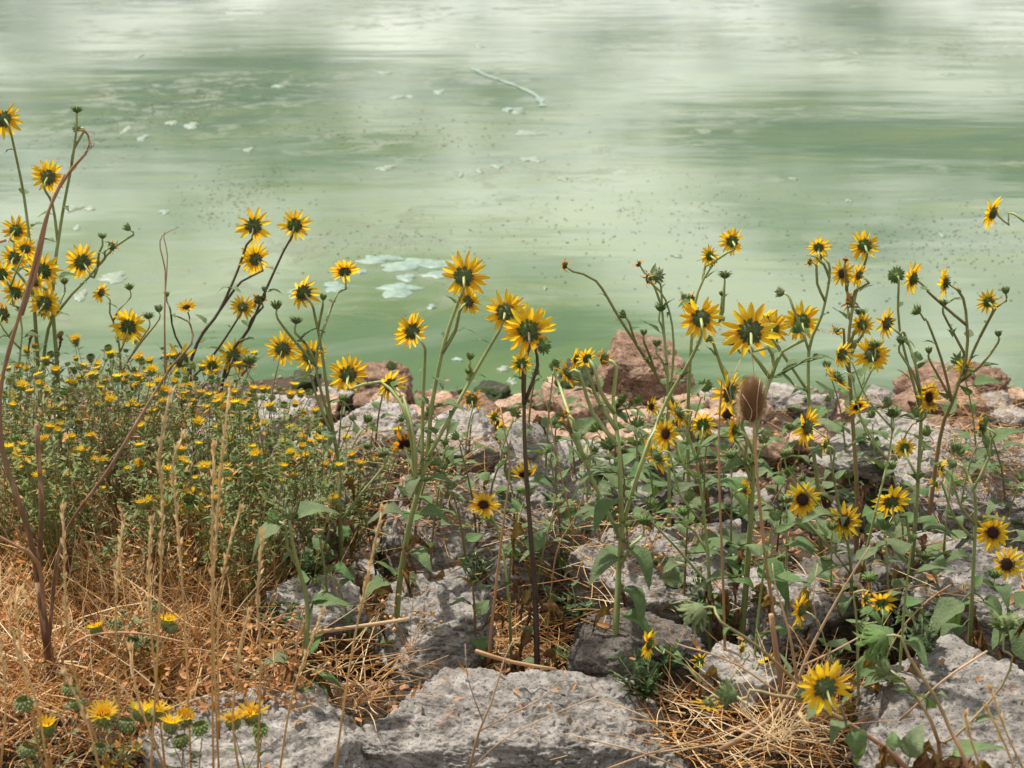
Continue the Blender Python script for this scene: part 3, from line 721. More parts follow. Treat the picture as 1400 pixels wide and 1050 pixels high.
sunflower((468, 800), 3.72, [(464, 690), (464, 640), (452, 570), (440, 480), (430, 430)], [(414, 400, 48, 'BL', DR), (424, 487, 42, 'B', OP, [(462, 620), (432, 540)]), (471, 371, 38, 'BU', OP, [(458, 590), (432, 500), (446, 440), (462, 400)]), (442, 407, 12, 'U', BD), (405, 438, 18, 'U', BS), (378, 418, 18, 'U', BD), (440, 590, 18, 'U', BO), (524, 620, 18, 'U', BO)], 'sunflower with a big drooping head and a cupped head above the pale leaning rock', M_STEM, .09, every=.055, leaf_from=.1)
# --- the lone green budding stem
sunflower((408, 1003), 3.02, [(412, 930), (418, 880), (420, 825), (403, 757)], [(395, 704, 22, 'U', BD), (376, 712, 24, 'L', BO), (436, 795, 16, 'LU', BD)], 'stout green sunflower stem bearing only buds beside the low grey boulder', M_STEM, .075, every=.055, thick=1.9, dead=.05,
          leaves=[(395, 715, .09, -.7, -.3, -.1), (395, 715, .09, .8, .1, .5), (420, 830, .08, .9, -.3, .1), (415, 930, .09, .5, -.5, -.2), (418, 890, .10, -.9, -.2, .1), (412, 920, .09, .9, .2, .1)])
# --- centre
sunflower((537, 868), 3.38, [(547, 793), (563, 703), (583, 630), (590, 557), (608, 467), (626, 415)], [(634, 378, 60, 'B', OP), (641, 412, 36, 'BR', OP), (691, 427, 54, 'B', OP, [(583, 630), (600, 598), (643, 520), (672, 470)]), (563, 453, 50, 'BL', OP, [(578, 650), (578, 560), (581, 490)]), (533, 526, 46, 'BL', DR, [(572, 670), (566, 600), (552, 545)]), (643, 488, 14, 'U', BD, [(643, 520), (644, 505)]), (640, 508, 11, 'U', BO, [(643, 520), (642, 514)]), (552, 606, 44, 'FD', WI), (476, 512, 50, 'B', OP, [(566, 690), (556, 570), (520, 522)])],
          'many-headed sunflower rooted by the slanted rock with a round golden head on its tallest stalk', M_STEM, .085, every=.062, thick=1.1, leaves=[(590, 560, .07, .7, -.3, .2), (560, 710, .09, -.8, -.3, .2), (550, 790, .10, -.8, -.4, -.1), (575, 650, .08, .8, -.2, .1), (560, 700, .08, .8, -.4, .2)])
sunflower((735, 895), 3.22, [(731, 800), (726, 740), (717, 600), (718, 500)], [(723, 452, 66, 'B', OP), (717, 648, 40, 'FD', DR), (742, 473, 20, 'BR', BS, [(720, 560), (735, 500)]), (713, 497, 32, 'B', PL)], 'tall dark stemmed sunflower in the middle with a single large head over the cracked slab', M_STEMDARK, .065, every=.065, thick=1.05, dead=.45)
sunflower((700, 890), 3.3, [(694, 800), (684, 740), (672, 705)], [(661, 691, 42, 'FU', OP), (690, 700, 12, 'U', BO)], 'low sunflower with an upturned flower showing its dark disc beside the cracked slab', M_STEM, .06, every=.06, dead=.4)
sunflower((632, 660), 4.6, [(636, 620), (641, 580)], [(645, 546, 32, 'B', WI)], 'short withered sunflower with orange petals above the pale rock', M_STEM, .04, every=.09, dead=0)
sunflower((690, 690), 4.3, [(688, 640), (684, 605)], [(683, 588, 30, 'L', DR), (676, 570, 24, 'BL', FW), (700, 560, 14, 'U', BO)], 'small ragged sunflower half hidden behind the tall central stem', M_STEM, .05, every=.05, dead=.1)
# --- right of centre
sunflower((838, 915), 3.2, [(842, 860), (846, 777), (850, 720), (848, 667), (846, 610), (838, 545)], [(826, 491, 34, 'L', WI), (802, 490, 30, 'BL', OP), (787, 491, 28, 'L', OP), (776, 512, 38, 'LD', OP), (958, 435, 56, 'B', OP, [(850, 725), (880, 625), (908, 555), (945, 490)]), (760, 497, 14, 'U', BD, [(846, 740), (813, 663), (785, 587), (766, 530)]), (880, 712, 20, 'U', BS), (793, 597, 20, 'L', FW), (772, 567, 24, 'L', WI)], 'thick green sunflower stem in front of the dark wedge rock with large pale leaves', M_STEM, .095, every=.06, thick=1.3, dead=.1,
          leaves=[(846, 690, .10, -.5, -.7, .3), (848, 740, .11, .6, -.5, -.5), (846, 770, .10, -.6, -.6, .1), (846, 800, .10, .6, -.6, -.2), (847, 715, .09, -.8, -.2, .4), (842, 640, .10, -.9, -.3, .3)])
sunflower((985, 800), 4.1, [(955, 620), (905, 525), (850, 440), (815, 384)], [(772, 363, 22, 'L', WI), (852, 431, 15, 'LU', BD), (880, 455, 12, 'U', BD)], 'long tan sunflower stem leaning left over the water with one withered head', M_STEMRED, .06, every=.1, dead=0)
sunflower((915, 790), 4.0, [(915, 700), (914, 600), (912, 500), (906, 450)], [(903, 421, 18, 'U', BO), (898, 377, 20, 'R', BS, [(916, 560), (921, 470), (910, 410)]), (887, 381, 30, 'L', WI, [(914, 500), (905, 420)]), (873, 361, 20, 'LU', WI, [(906, 430), (890, 380)]), (891, 556, 26, 'FL', OP), (898, 470, 14, 'U', BD)], 'sunflower with orange shrivelled heads beside the big reddish shore rock', M_STEM, .08, every=.045, dead=.05)
sunflower((945, 770), 4.15, [(942, 680), (940, 590), (945, 470), (954, 400), (980, 355)], [(1001, 330, 34, 'B', OP), (970, 350, 28, 'BL', OP), (991, 376, 18, 'U', BS, [(950, 450), (984, 440)]), (937, 408, 16, 'U', BD), (943, 411, 30, 'BL', WI), (987, 402, 10, 'U', BD)], 'sunflower with small paired heads reaching highest left of the teasel', M_STEM, .08, every=.045, dead=.05)
sunflower((972, 900), 3.45, [(970, 800), (962, 700), (952, 630), (940, 590)], [(928, 565, 42, 'LD', OP), (911, 593, 40, 'FL', OP), (897, 624, 50, 'LD', PL), (961, 580, 38, 'B', DR), (935, 700, 20, 'U', BO), (890, 690, 20, 'U', BD)], 'sunflower with a nodding side-on head and a dark-eyed head over leafy shade', M_STEM, .09, every=.05, dead=.1)
sunflower((1012, 880), 3.4, [(1021, 786), (1027, 700), (1032, 600), (1046, 540), (1058, 500), (1050, 475)], [(1026, 453, 74, 'B', OP), (1000, 466, 22, 'LU', BD, [(1050, 520), (1024, 478)]), (1090, 450, 20, 'LU', BD, [(1050, 520), (1070, 480)]), (997, 537, 58, 'BL', OP), (994, 566, 32, 'F', WI), (1004, 588, 34, 'L', OP), (1018, 668, 28, 'R', OP), (968, 466, 22, 'D', FW)], 'sunflower just behind the teasel crowned by the widest golden head', M_STEM, .10, every=.055, thick=1.15, dead=.1,
          leaves=[(1050, 515, .11, .95, -.1, .45), (1030, 600, .10, -.95, -.25, .1), (1028, 640, .08, -.7, -.5, .3), (1022, 770, .12, .8, -.5, -.2), (1015, 790, .12, -.9, -.4, .0)])
sunflower((1125, 800), 3.9, [(1120, 690), (1108, 580), (1106, 480), (1124, 430), (1134, 380)], [(1121, 350, 28, 'BL', PL), (1119, 338, 32, 'BU', PL), (1107, 358, 18, 'L', WI), (1096, 440, 48, 'B', OP), (1056, 449, 42, 'B', OP), (1068, 400, 16, 'L', BD, [(1090, 470), (1084, 420)]), (1048, 440, 40, 'BL', DR)], 'sunflower with pale lemon twin heads at its top right of the teasel', M_STEM, .085, every=.045, dead=.1)
sunflower((1168, 820), 3.8, [(1172, 700), (1166, 580), (1160, 480), (1166, 420), (1181, 365)], [(1182, 336, 40, 'B', OP), (1174, 376, 30, 'BL', OP), (1152, 374, 34, 'FL', OP), (1156, 355, 16, 'U', WI), (1162, 410, 30, 'BL', WI), (1177, 427, 18, 'U', BS), (1179, 444, 30, 'B', OP), (1144, 453, 24, 'LD', WI)], 'sunflower with a tall round head over a cluster of smaller heads in the densest tangle', M_STEMRED, .075, every=.05, dead=.1)
sunflower((1162, 830), 3.6, [(1197, 700), (1214, 629), (1220, 590)], [(1221, 565, 24, 'U', BS), (1215, 550, 18, 'L', BO), (1150, 484, 38, 'BL', DR), (1145, 517, 44, 'LD', OP), (1172, 555, 32, 'FD', OP), (1196, 471, 18, 'U', BS), (1192, 485, 46, 'B', OP)], 'sunflower with clustered green buds under splayed yellow heads in the tangle', M_STEM, .09, every=.05, dead=.1)
sunflower((1238, 830), 3.65, [(1247, 766), (1256, 643), (1259, 557), (1252, 500), (1236, 455)], [(1212, 442, 40, 'BL', OP), (1269, 543, 42, 'FR', OP), (1218, 686, 50, 'BU', PL, [(1248, 760), (1238, 705)]), (1232, 466, 16, 'U', BD), (1226, 377, 20, 'B', BS, [(1240, 560), (1230, 450)]), (1237, 612, 28, 'B', OP)], 'sunflower with a bright dark-eyed head turned outward below the reddish shore rocks', M_STEM, .09, every=.05, dead=.15)
sunflower((1262, 760), 4.0, [(1285, 600), (1302, 550), (1321, 488), (1322, 445), (1317, 408), (1304, 391)], [(1292, 387, 40, 'L', OP), (1248, 381, 44, 'L', OP, [(1321, 445), (1290, 418), (1268, 398)]), (1290, 415, 14, 'U', BD), (1254, 425, 18, 'LU', BO, [(1300, 550), (1287, 491), (1268, 440)]), (1351, 413, 32, 'B', PL, [(1312, 520), (1340, 460)]), (1375, 398, 14, 'U', BD, [(1340, 460), (1362, 420)]), (1319, 503, 26, 'B', PL), (1365, 457, 12, 'U', BD), (1270, 480, 12, 'U', BD)], 'spreading sunflower with two side-facing heads before the reddish shore rocks', M_STEMRED, .08, every=.06, dead=.05)
sunflower((1440, 700), 4.1, [(1440, 500), (1430, 350), (1400, 302), (1378, 291)], [(1357, 291, 44, 'L', OP)], 'solitary sunflower head stretched out sideways over the open water', M_STEM, .06, every=.1, dead=0)
sunflower((1326, 908), 3.15, [(1330, 793), (1334, 700), (1331, 669), (1322, 648)], [(1304, 634, 16, 'L', BD), (1343, 583, 34, 'L', WI, [(1333, 670), (1352, 625), (1356, 600)]), (1286, 640, 28, 'L', DR), (1278, 662, 24, 'LD', FW)], 'sturdy sunflower stem with large limp leaves hanging near its foot', M_STEM, .085, every=.06, thick=1.3, dead=.15,
          leaves=[(1330, 810, .13, -.8, -.4, -.6), (1330, 850, .11, -.7, -.5, -.4), (1330, 820, .12, .8, -.3, -.5), (1330, 830, .10, -.2, .6, -.3)])
sunflower((1420, 905), 3.2, [(1425, 800), (1418, 745), (1390, 725)], [(1357, 728, 48, 'F', OP), (1377, 771, 48, 'FL', DR, [(1422, 800), (1400, 780)])], 'sunflower with a wide open dark-eyed face turned away from the lake', M_STEM, .10, every=.06, dead=.1)
sunflower((1166, 840), 3.5, [(1163, 771), (1150, 706), (1141, 660), (1133, 605)], [(1103, 583, 56, 'L', OP), (1097, 683, 48, 'F', OP), (1155, 712, 46, 'FL', PL), (1128, 608, 26, 'L', FW), (1074, 620, 20, 'U', BS)], 'sunflower bearing a full front-facing dark disc under a bent side-on head', M_STEM, .095, every=.055, dead=.1, leaves=[(1150, 706, .11, -.7, -.5, .2), (1158, 760, .12, -.9, -.3, -.1)])
sunflower((1176, 968), 2.98, [(1172, 860), (1168, 810)], [(1190, 790, 20, 'U', BS), (1205, 824, 40, 'BU', OP), (1183, 818, 28, 'L', FW), (1095, 834, 46, 'L', PL)], 'lower sunflower with half-hidden yellow heads behind the rough boulder with pink stems', M_STEM, .085, every=.05, dead=.15)
sunflower((975, 975), 3.0, [(955, 930), (930, 905), (908, 888)], [(887, 880, 40, 'L', OP), (957, 903, 24, 'B', FW), (1014, 888, 22, 'L', FW), (1050, 902, 30, 'FD', FW)], 'trailing low sunflower with a side-on flower near the dark wedge rock', M_STEM, .05, every=.06, dead=.3)
# --- foreground pink stems
sunflower((1275, 1085), 2.5, [(1240, 1050), (1157, 987), (1100, 958), (1060, 951), (1025, 943)], [(998, 950, 36, 'L', BO), (953, 838, 46, 'LD', BO, [(1130, 968), (1097, 940), (1035, 883), (985, 850)]), (1128, 940, 72, 'B', OP, [(1157, 987), (1148, 965)]), (968, 962, 40, 'D', FW)], 'sunflower with a long arching pink stem sweeping low and one big yellow head', M_STEMPINK, .07, thick=1.3, every=.12, dead=.1, leaves=[(1130, 970, .075, -.3, -.6, .5), (1150, 985, .07, .4, -.5, -.6), (1240, 1050, .08, .3, .5, .7)])
sunflower((1332, 1085), 2.5, [(1323, 1050), (1300, 999), (1277, 950), (1243, 899)], [(1200, 876, 52, 'LD', BO)], 'curved pink stem ending in a big drooping green seed head over the rough boulder', M_STEMPINK, .05, thick=1.4, every=.3, dead=0)
sunflower((1287, 1080), 2.55, [(1286, 1036), (1278, 1000), (1266, 973), (1243, 941)], [(1207, 914, 38, 'L', BO), (1374, 852, 40, 'U', BS, [(1286, 1030), (1306, 1007), (1369, 939), (1384, 897)])], 'forked pink stem with two spiky green seed heads over the rough boulder', M_STEMPINK, .08, thick=1.3, every=.2, dead=0, leaves=[(1290, 1030, .09, .95, -.1, .25), (1266, 975, .06, -.1, -.4, .8)])
# small ones in and near the gumweed
sunflower((285, 790), 3.6, [(280, 740), (272, 705)], [(260, 684, 46, 'BL', PL), (250, 740, 24, 'U', FW)], 'small pale sunflower low among dry stalks below the gumweed', M_STEM, .05, every=.05, dead=.2)
sunflower((75, 760), 3.5, [(62, 690), (52, 640)], [(36, 620, 42, 'D', OP), (20, 600, 14, 'U', BD)], 'small sunflower nodding beside the bare dead bush stems', M_STEM, .05, every=.06, dead=.2)
# leafy young ones filling the right-hand tangle
random.seed(77); GY = 'young leafy sunflowers of the right-hand tangle'
fill = [(860, 760), (900, 720), (935, 820), (1000, 760), (1045, 720), (1075, 850), (1110, 740), (1135, 880), (1190, 750), (1215, 860), (1260, 880), (1290, 760), (1180, 680), (1130, 660), (1060, 680), (980, 680), (930, 670), (870, 690), (1250, 700), (1310, 700), (1380, 690), (1340, 640), (1005, 640), (1090, 640), (880, 640), (1030, 900), (1100, 900), (1230, 920), (1390, 880), (820, 700), (790, 660), (1160, 620), (1220, 640), (840, 720), (960, 740), (1020, 700), (1150, 730), (1240, 760), (1300, 860), (1370, 740), (1060, 770), (1200, 700), (900, 660)]
for i, (x, y) in enumerate(fill):
    g = spt(x, y); hgt = U(80, 170) * 3.4 / g.y; lean = U(-30, 30)
    st = random.getstate()
    sunflower((x, y), g.y, [(x + lean * .4, y - hgt * .5), (x + lean, y - hgt)], [(x + lean * 1.2, y - hgt - 14, U(14, 22), random.choice(('U', 'LU', 'BU')), random.choice((BD, BS, BO)))], 'young %s stemmed flowerless sunflower full of broad leaves in the right-hand tangle' % ('red', 'green')[i % 2], (M_STEMRED, M_STEM)[i % 2], .115, GY + ', %s stems' % ('red', 'green')[i % 2], every=.026, dead=.12, seed=900 + i)
    random.setstate(st); U(0, 1)
GC = 'young leafy sunflowers among the centre rocks'
fill2 = [(560, 760), (600, 720), (640, 780), (500, 700), (520, 740), (680, 640), (760, 700), (780, 800), (700, 780), (600, 650), (440, 760), (480, 860), (650, 860), (760, 860), (540, 650), (470, 640), (510, 610), (555, 690), (585, 790), (620, 700), (655, 740), (665, 690), (705, 720), (745, 640), (800, 640), (730, 820), (770, 760), (690, 820), (480, 730), (450, 820), (520, 820), (800, 720), (640, 620), (720, 600), (840, 640), (430, 700), (460, 660)]
for i, (x, y) in enumerate(fill2):
    random.seed(500 + i); g = spt(x, y); hgt = U(60, 150) * 3.4 / g.y; lean = U(-30, 30)
    sunflower((x, y), g.y, [(x + lean * .4, y - hgt * .5), (x + lean, y - hgt)], [(x + lean * 1.2, y - hgt - 12, U(12, 18), random.choice(('U', 'LU', 'BU')), random.choice((BD, BS, BO)))], 'short %s stemmed flowerless sunflower sprouting between the centre rocks' % ('red', 'green')[i % 2], (M_STEMRED, M_STEM)[i % 2], .075, GC + ', %s stems' % ('red', 'green')[i % 2], every=.026, dead=.3, seed=1000 + i)

# ------------------------------------------------------------------ gumweed
def gum_head(seed):
    random.seed(seed); a = MB(); rows = []
    for i in range(7):
        q = i / 6 * 2.2
        rows.append([Vector((.5 * math.sin(q) * math.cos(b), .5 * math.sin(q) * math.sin(b), .42 - .45 * math.cos(q))) for b in [2 * math.pi * k / 12 for k in range(13)]])
    a.grid(rows)
    for ring in range(5):
        th = .5 + ring * .4
        for k in range(13):
            an = 2 * math.pi * (k + .5 * (ring % 2)) / 13; p = Vector((.5 * math.sin(th) * math.cos(an), .5 * math.sin(th) * math.sin(an), .42 - .45 * math.cos(th)))
            a.blade(p, Vector((math.cos(an), math.sin(an), .3)), Vector((0, 0, 1)), .20, .10, -.6, 2, fold=.2)
    return a.mesh('flower_head', M_GUMHEAD)
def gum_rays(seed, spread):
    random.seed(seed); b = MB()
    for k in range(24):
        an = 2 * math.pi * k / 24 + U(-.1, .1); d = Vector((math.cos(an) * spread, math.sin(an) * spread, U(.35, .9)))
        b.blade(Vector((.33 * math.cos(an), .33 * math.sin(an), .70)), d, Vector((0, 0, 1)), U(.5, .75) * (.6 + .4 * spread), .17, U(-.2, .3), 3, fold=.15)
    for k in range(26):
        r = .36 * math.sqrt(k / 26); an = k * 2.4; p = Vector((r * math.cos(an), r * math.sin(an), .70))
        b.tube([p, p + Vector((0, 0, .22))], [.05, .035], 4)
    return b.mesh('ray_florets', M_GUMRAY)
GH = [gum_head(s) for s in (1, 2)]; GRAY = [gum_rays(1, 1.1), gum_rays(2, .6), gum_rays(3, 1.4)]
GG = 'gumweed plants of the dense patch'
def gumweed(base, Y, heads, label, group, hs=.016, leafy=1., seed=1, wide=.12, leaf_l=.020):
    random.seed(seed); b = at(base[0], base[1], Y); b.z = ground(b.x, b.y) - .01
    root = link('gumweed_plant', None); root.location = b; tag(root, label, 'gumweed', group)
    st, fo, dr = MB(), MB(), MB()
    fork = []
    for k in range(5):
        a = U(0, 6.28); top = b + Vector((math.cos(a) * wide * .4, math.sin(a) * wide * .4, U(.12, .2)))
        st.tube([q - b for q in smooth_path([b, b.lerp(top, .5) + Vector((U(-.01, .01), U(-.01, .01), 0)), top])], .0018, 5, 0, .4); fork.append(top)
    for (p, open_) in heads:
        A = min(fork, key=lambda q: (q - p).length + U(0, .06)); e = p - Vector((0, 0, hs * .3))
        mid = A.lerp(e, .5) + Vector((U(-.015, .015), U(-.015, .015), -.01))
        sp = smooth_path([A, mid, e]); n = len(sp)
        st.tube([q - b for q in sp], .0011, 4, .3, 1.)
        f = Vector((U(-.3, .3), U(-.3, .3), 1)).normalized()
        h = link('flower_head', random.choice(GH), root, TRS(p - b, basis(f.orthogonal(), f), hs * U(.8, 1.15)))
        if open_: link('ray_florets', random.choice(GRAY), h, Matrix.Rotation(U(0, 6), 4, 'Z'))
        for q in sp[1:]:
            for r_ in range(int(3 * leafy)):
                a = U(0, 6.28); d = Vector((math.cos(a), math.sin(a), U(.1, 1.1)))
                (dr if random.random() < .16 else fo).blade(q - b + Vector((U(-.012, .012), U(-.012, .012), U(-.012, .012))), d, Vector((0, 0, 1)), leaf_l * U(.6, 1.3), leaf_l * U(.28, .42), U(-.4, .2), 3, t=0)
        for sidek in range(2):                     # little side twigs
            q = random.choice(sp); a = U(0, 6.28); e2 = q + Vector((math.cos(a) * .035, math.sin(a) * .035, U(.01, .05)))
            st.tube([q - b, e2 - b], .0008, 4, .5, 1)
            for r_ in range(int(5 * leafy)):
                a = U(0, 6.28); fo.blade(q.lerp(e2, U(.2, 1)) - b, Vector((math.cos(a), math.sin(a), U(0, 1))), Vector((0, 0, 1)), leaf_l * U(.5, 1.1), leaf_l * .33, U(-.4, .2), 3)
    for s_ in fork:
        for r_ in range(int(42 * leafy)):
            q = b.lerp(s_, U(.1, 1.15)) + Vector((U(-1, 1), U(-1, 1), U(-.3, .6))) * wide * .45; a = U(0, 6.28)
            (dr if random.random() < .72 else fo).blade(q - b, Vector((math.cos(a), math.sin(a), U(-.8, .8))), Vector((0, 0, 1)), leaf_l * U(.7, 1.5), leaf_l * U(.25, .4), U(-.6, .6), 3)
    st.build('stem', M_GUMSTEM, root); o = fo.build('foliage', M_GUM, root); o['kind'] = 'stuff'
    o = dr.build('dry_foliage', M_ORANGELEAF, root); o['kind'] = 'stuff'
random.seed(404); gi = 0
bases = [(20, 700, 3.75), (75, 690, 3.95), (130, 690, 3.9), (190, 690, 3.95), (245, 695, 3.85), (300, 690, 3.9), (350, 720, 3.75), (410, 740, 3.7), (40, 770, 3.5), (110, 780, 3.45), (180, 770, 3.5), (250, 780, 3.5), (320, 790, 3.45), (385, 800, 3.5), (60, 640, 4.3), (150, 640, 4.3), (230, 640, 4.35), (310, 640, 4.3), (390, 650, 4.25), (450, 700, 4.0), (0, 640, 4.1)]
for (x, y, Yb) in bases:
    top = 470 + max(0, (x - 200)) * .28 if Yb > 4.15 else (500 + max(0, x - 200) * .3 if Yb > 3.6 else 590 + max(0, x - 200) * .2)
    hd = []
    for k in range(26 if Yb > 3.6 else 15):
        hx = x + random.gauss(0, 42); hy = top + abs(random.gauss(0, 55)) + U(-12, 20)
        hd.append((at(hx, hy, Yb + U(-.18, .18)), random.random() < .5))
    gumweed((x, y), Yb, hd, 'gumweed full of tiny yellow flowers %s of the dense patch' % (zn := 'on the lake side' if Yb > 4.15 else 'in the middle' if Yb > 3.6 else 'at the straw edge'), GG + ', ' + zn, U(.0135, .018), 1., 600 + gi, .16); gi += 1
fg = [((60, 1075), 2.55, [(65, 1005, 1), (35, 970, 0), (108, 970, 0), (35, 1035, 0), (95, 950, 0)], 'foreground gumweed with a wide yellow head, left of the small sunk rock'),
      ((150, 1080), 2.5, [(145, 990, 1), (190, 985, 1), (170, 1000, 0), (210, 985, 1), (135, 1030, 0)], 'foreground gumweed with upright yellow heads right of the small sunk rock'),
      ((260, 1085), 2.5, [(252, 990, 1), (232, 1002, 1), (276, 1003, 0), (250, 1020, 0)], 'foreground gumweed with two narrow yellow heads before the low grey boulder'),
      ((330, 1090), 2.5, [(320, 997, 1), (346, 990, 1), (357, 1005, 0), (8, 975, 1)], 'foreground gumweed with two bright heads in front of the low grey boulder'),
      ((190, 960), 3.0, [(132, 868, 1), (183, 885, 0), (205, 888, 0), (228, 860, 1), (198, 902, 1), (160, 858, 0), (236, 866, 0), (155, 942, 1), (215, 936, 1), (175, 910, 0), (212, 835, 0)], 'gumweed with round spiny green buds deep in the tangled straw')]
for i, (bp, Yb, hs_, lab) in enumerate(fg):
    random.seed(50 + i); gumweed(bp, Yb, [(at(x, y, Yb + U(-.03, .06)), op) for x, y, op in hs_ if x > 12 or i == 0], lab, None, .028, .55, 700 + i, .05, .022)

# ------------------------------------------------------------------ dead bush on the left
def pxpath(P, Y, jit=.02): return smooth_path([at(x, y, Y + U(-jit, jit)) for x, y in P])
random.seed(8)
b = at(75, 985, 2.95); b.z = ground(b.x, b.y); root = link('dead_bush', None); root.location = b
tag(root, 'leafless dead bush with brown trunk and pale curling branches over the gumweed', 'bush')
def branch(P, Y, r0, r1, t0, t1, name='branch', parent=root):
    sp = pxpath(P, Y); n = len(sp); mb = MB()
    mb.tube([q - parent.location for q in sp], [.8 * (r0 + (r1 - r0) * i / (n - 1)) * U(.82, 1.16) for i in range(n)], 8, t0, t1)
    return mb.build(name, M_WOOD, parent)
tr = branch([(75, 990), (70, 920), (60, 850), (52, 790)], 2.95, .0125, .0095, 0, 0, 'trunk')
branch([(52, 795), (40, 730), (20, 670), (2, 610), (0, 540), (12, 480), (42, 380), (62, 300), (88, 238)], 2.95, .0075, .0032, 0, 1)
branch([(52, 790), (57, 700), (54, 640), (50, 580)], 2.97, .008, .005, 0, .2)
branch([(62, 850), (52, 770), (20, 745), (-30, 720)], 2.93, .006, .004, .4, .8)
branch([(66, 880), (85, 740), (150, 640), (222, 520), (240, 495), (262, 470), (262, 450), (258, 440)], 3.0, .0058, .002, 0, .6)
branch([(226, 515), (225, 430), (226, 370), (219, 340), (222, 322), (245, 310)], 3.0, .0026, .0010, .9, 1)
branch([(226, 400), (229, 350), (224, 325), (226, 316)], 3.0, .0016, .0008, .9, 1)
branch([(30, 430), (50, 370), (68, 285), (95, 235), (117, 210), (122, 192), (117, 180), (108, 178)], 2.96, .0042, .0020, .8, 1)
branch([(117, 210), (125, 200), (122, 190)], 2.96, .001, .0005, 1, 1, 'twig'); branch([(120, 196), (130, 196), (121, 206)], 2.96, .0008, .0005, 1, 1, 'twig')
branch([(-6, 332), (8, 328)], 2.9, .003, .004, 1, 1, 'twig')
branch([(70, 905), (120, 870), (190, 866), (260, 880)], 2.96, .004, .0025, .8, 1)

# ------------------------------------------------------------------ teasel
random.seed(9)
b = at(1060, 905, 3.15); b.z = ground(b.x, b.y); root = link('teasel', None); root.location = b
tag(root, 'dried teasel with spiny brown oval head on a tan stalk', 'teasel')
sp = smooth_path([b, at(1060, 905, 3.15), at(1056, 830, 3.14), at(1046, 760, 3.12), at(1035, 650, 3.1), at(1030, 572, 3.1)]); mb = MB()
mb.tube([q - b for q in sp], [.0042 - .0014 * i / len(sp) for i in range(len(sp))], 7, 0, 1)
for q in sp[1:]:
    for k in range(3):
        d = Vector((U(-1, 1), U(-1, 1), -.2)).normalized(); mb.tube([q - b, q - b + d * .008], [.0009, .0001], 3, 1, 1)
mb.build('stem', M_STEMTAN, root)
hc = at(1027, 546, 3.1); s = (hc - CAMP).dot(FWD) / FPX; hr, hh = 15.5 * s, 30 * s; mb = MB(); rows = []
for i in range(10):
    a = i / 9 * math.pi; rows.append([Vector((hr * math.sin(a) ** .85 * math.cos(c), hr * math.sin(a) ** .85 * math.sin(c), -hh * math.cos(a))) for c in [2 * math.pi * k / 14 for k in range(15)]])
mb.grid(rows, .1); head = mb.build('seed_head', M_TEASEL, root, Matrix.Translation(hc - b)); mb = MB()
for k in range(900):
    zc = 1 - 2 * (k + .5) / 900; a = k * 2.39996; r_ = math.sqrt(1 - zc * zc); p = Vector((hr * r_ ** .85 * math.cos(a), hr * r_ ** .85 * math.sin(a), hh * zc))
    d = Vector((math.cos(a) * r_, math.sin(a) * r_, .35 + .6 * zc)).normalized(); mb.tube([p, p + d * U(.006, .015)], [.0005, .00008], 3, .55, 1, False)
o = mb.build('spines', M_TEASEL, head); o['kind'] = 'stuff'
for (dx, dy, L) in ((-1, -.3, 42), (1, -.2, 40), (-.7, .6, 60), (.6, .7, 70), (-.2, -1, 36), (.3, -.9, 55), (-.9, .2, 75), (1, .4, 34), (.1, .9, 90)):
    mb = MB(); p0 = Vector((0, 0, -hh)); p1 = p0 + Vector((dx * 20 * s, dy * 20 * s, 6 * s)); p2 = p0 + Vector((dx * 26 * s + U(-6, 6) * s, dy * 22 * s, L * .6 * s)); p3 = p0 + Vector((dx * (14 + L * .25) * s + U(-14, 14) * s, dy * 12 * s, L * 1.15 * s))
    mb.tube(smooth_path([p0, p1, p2, p3]), .0008, 4, .8, 1); link('bract', mb.mesh('bract', M_TWIG), root, Matrix.Translation(hc - b))
# tan stalks that stand alone
def stalk(P, Y, r0, r1, label, mat=M_STEMTAN, name='dry_stalk', cat='dry stalk', group=None, seeds=0, twigs=0, sub=[]):
    b = at(P[0][0], P[0][1], Y); root = link(name, None); root.location = b; tag(root, label, cat, group)
    for i, (Q, a0, a1) in enumerate([(P, r0, r1)] + sub):
        sp = pxpath(Q, Y, .015); n = len(sp); mb = MB()
        mb.tube([q - b for q in sp], [a0 + (a1 - a0) * k / (n - 1) for k in range(n)], 6, 0., 1.)
        if seeds:
            for k in range(int(n * (1 - seeds)), n):
                for j in range(7):
                    q = sp[k].lerp(sp[min(k + 1, n - 1)], U(0, 1)); d = (sp[min(k + 1, n - 1)] - sp[max(k - 1, 0)]).normalized() + Vector((U(-.4, .4), U(-.4, .4), U(-.2, .2)))
                    mb.blade(q - b, d, Vector((U(-1, 1), U(-1, 1), 0)), U(.012, .020), .0046, U(-.2, .2), 3, t=U(.6, 1))
        mb.build('stem' if i == 0 else 'branch', mat, root)
    for k in range(twigs):
        q = random.choice(sp); mb = MB(); e = q + Vector((U(-.06, .06), U(-.03, .03), U(.02, .08))); mb.tube([q - b, q.lerp(e, .5) - b + Vector((0, 0, .008)), e - b], .0009, 4, .3, 1); mb.build('twig', mat, root)
    return root
stalk([(988, 985), (991, 900), (988, 780), (984, 680), (983, 590), (987, 520)], 3.12, .0036, .0016, 'thin leafless tan stalk standing just left of the teasel')
stalk([(668, 905), (673, 850), (685, 740), (697, 640), (690, 590), (683, 550)], 3.15, .0036, .0012, 'slender tan stalk bending up beside the tall central sunflower')
stalk([(745, 910), (760, 760), (790, 700), (800, 640), (770, 560), (742, 530)], 3.6, .002, .001, 'fine tan stalk arching over the flat rocks right of the central sunflower', twigs=3)
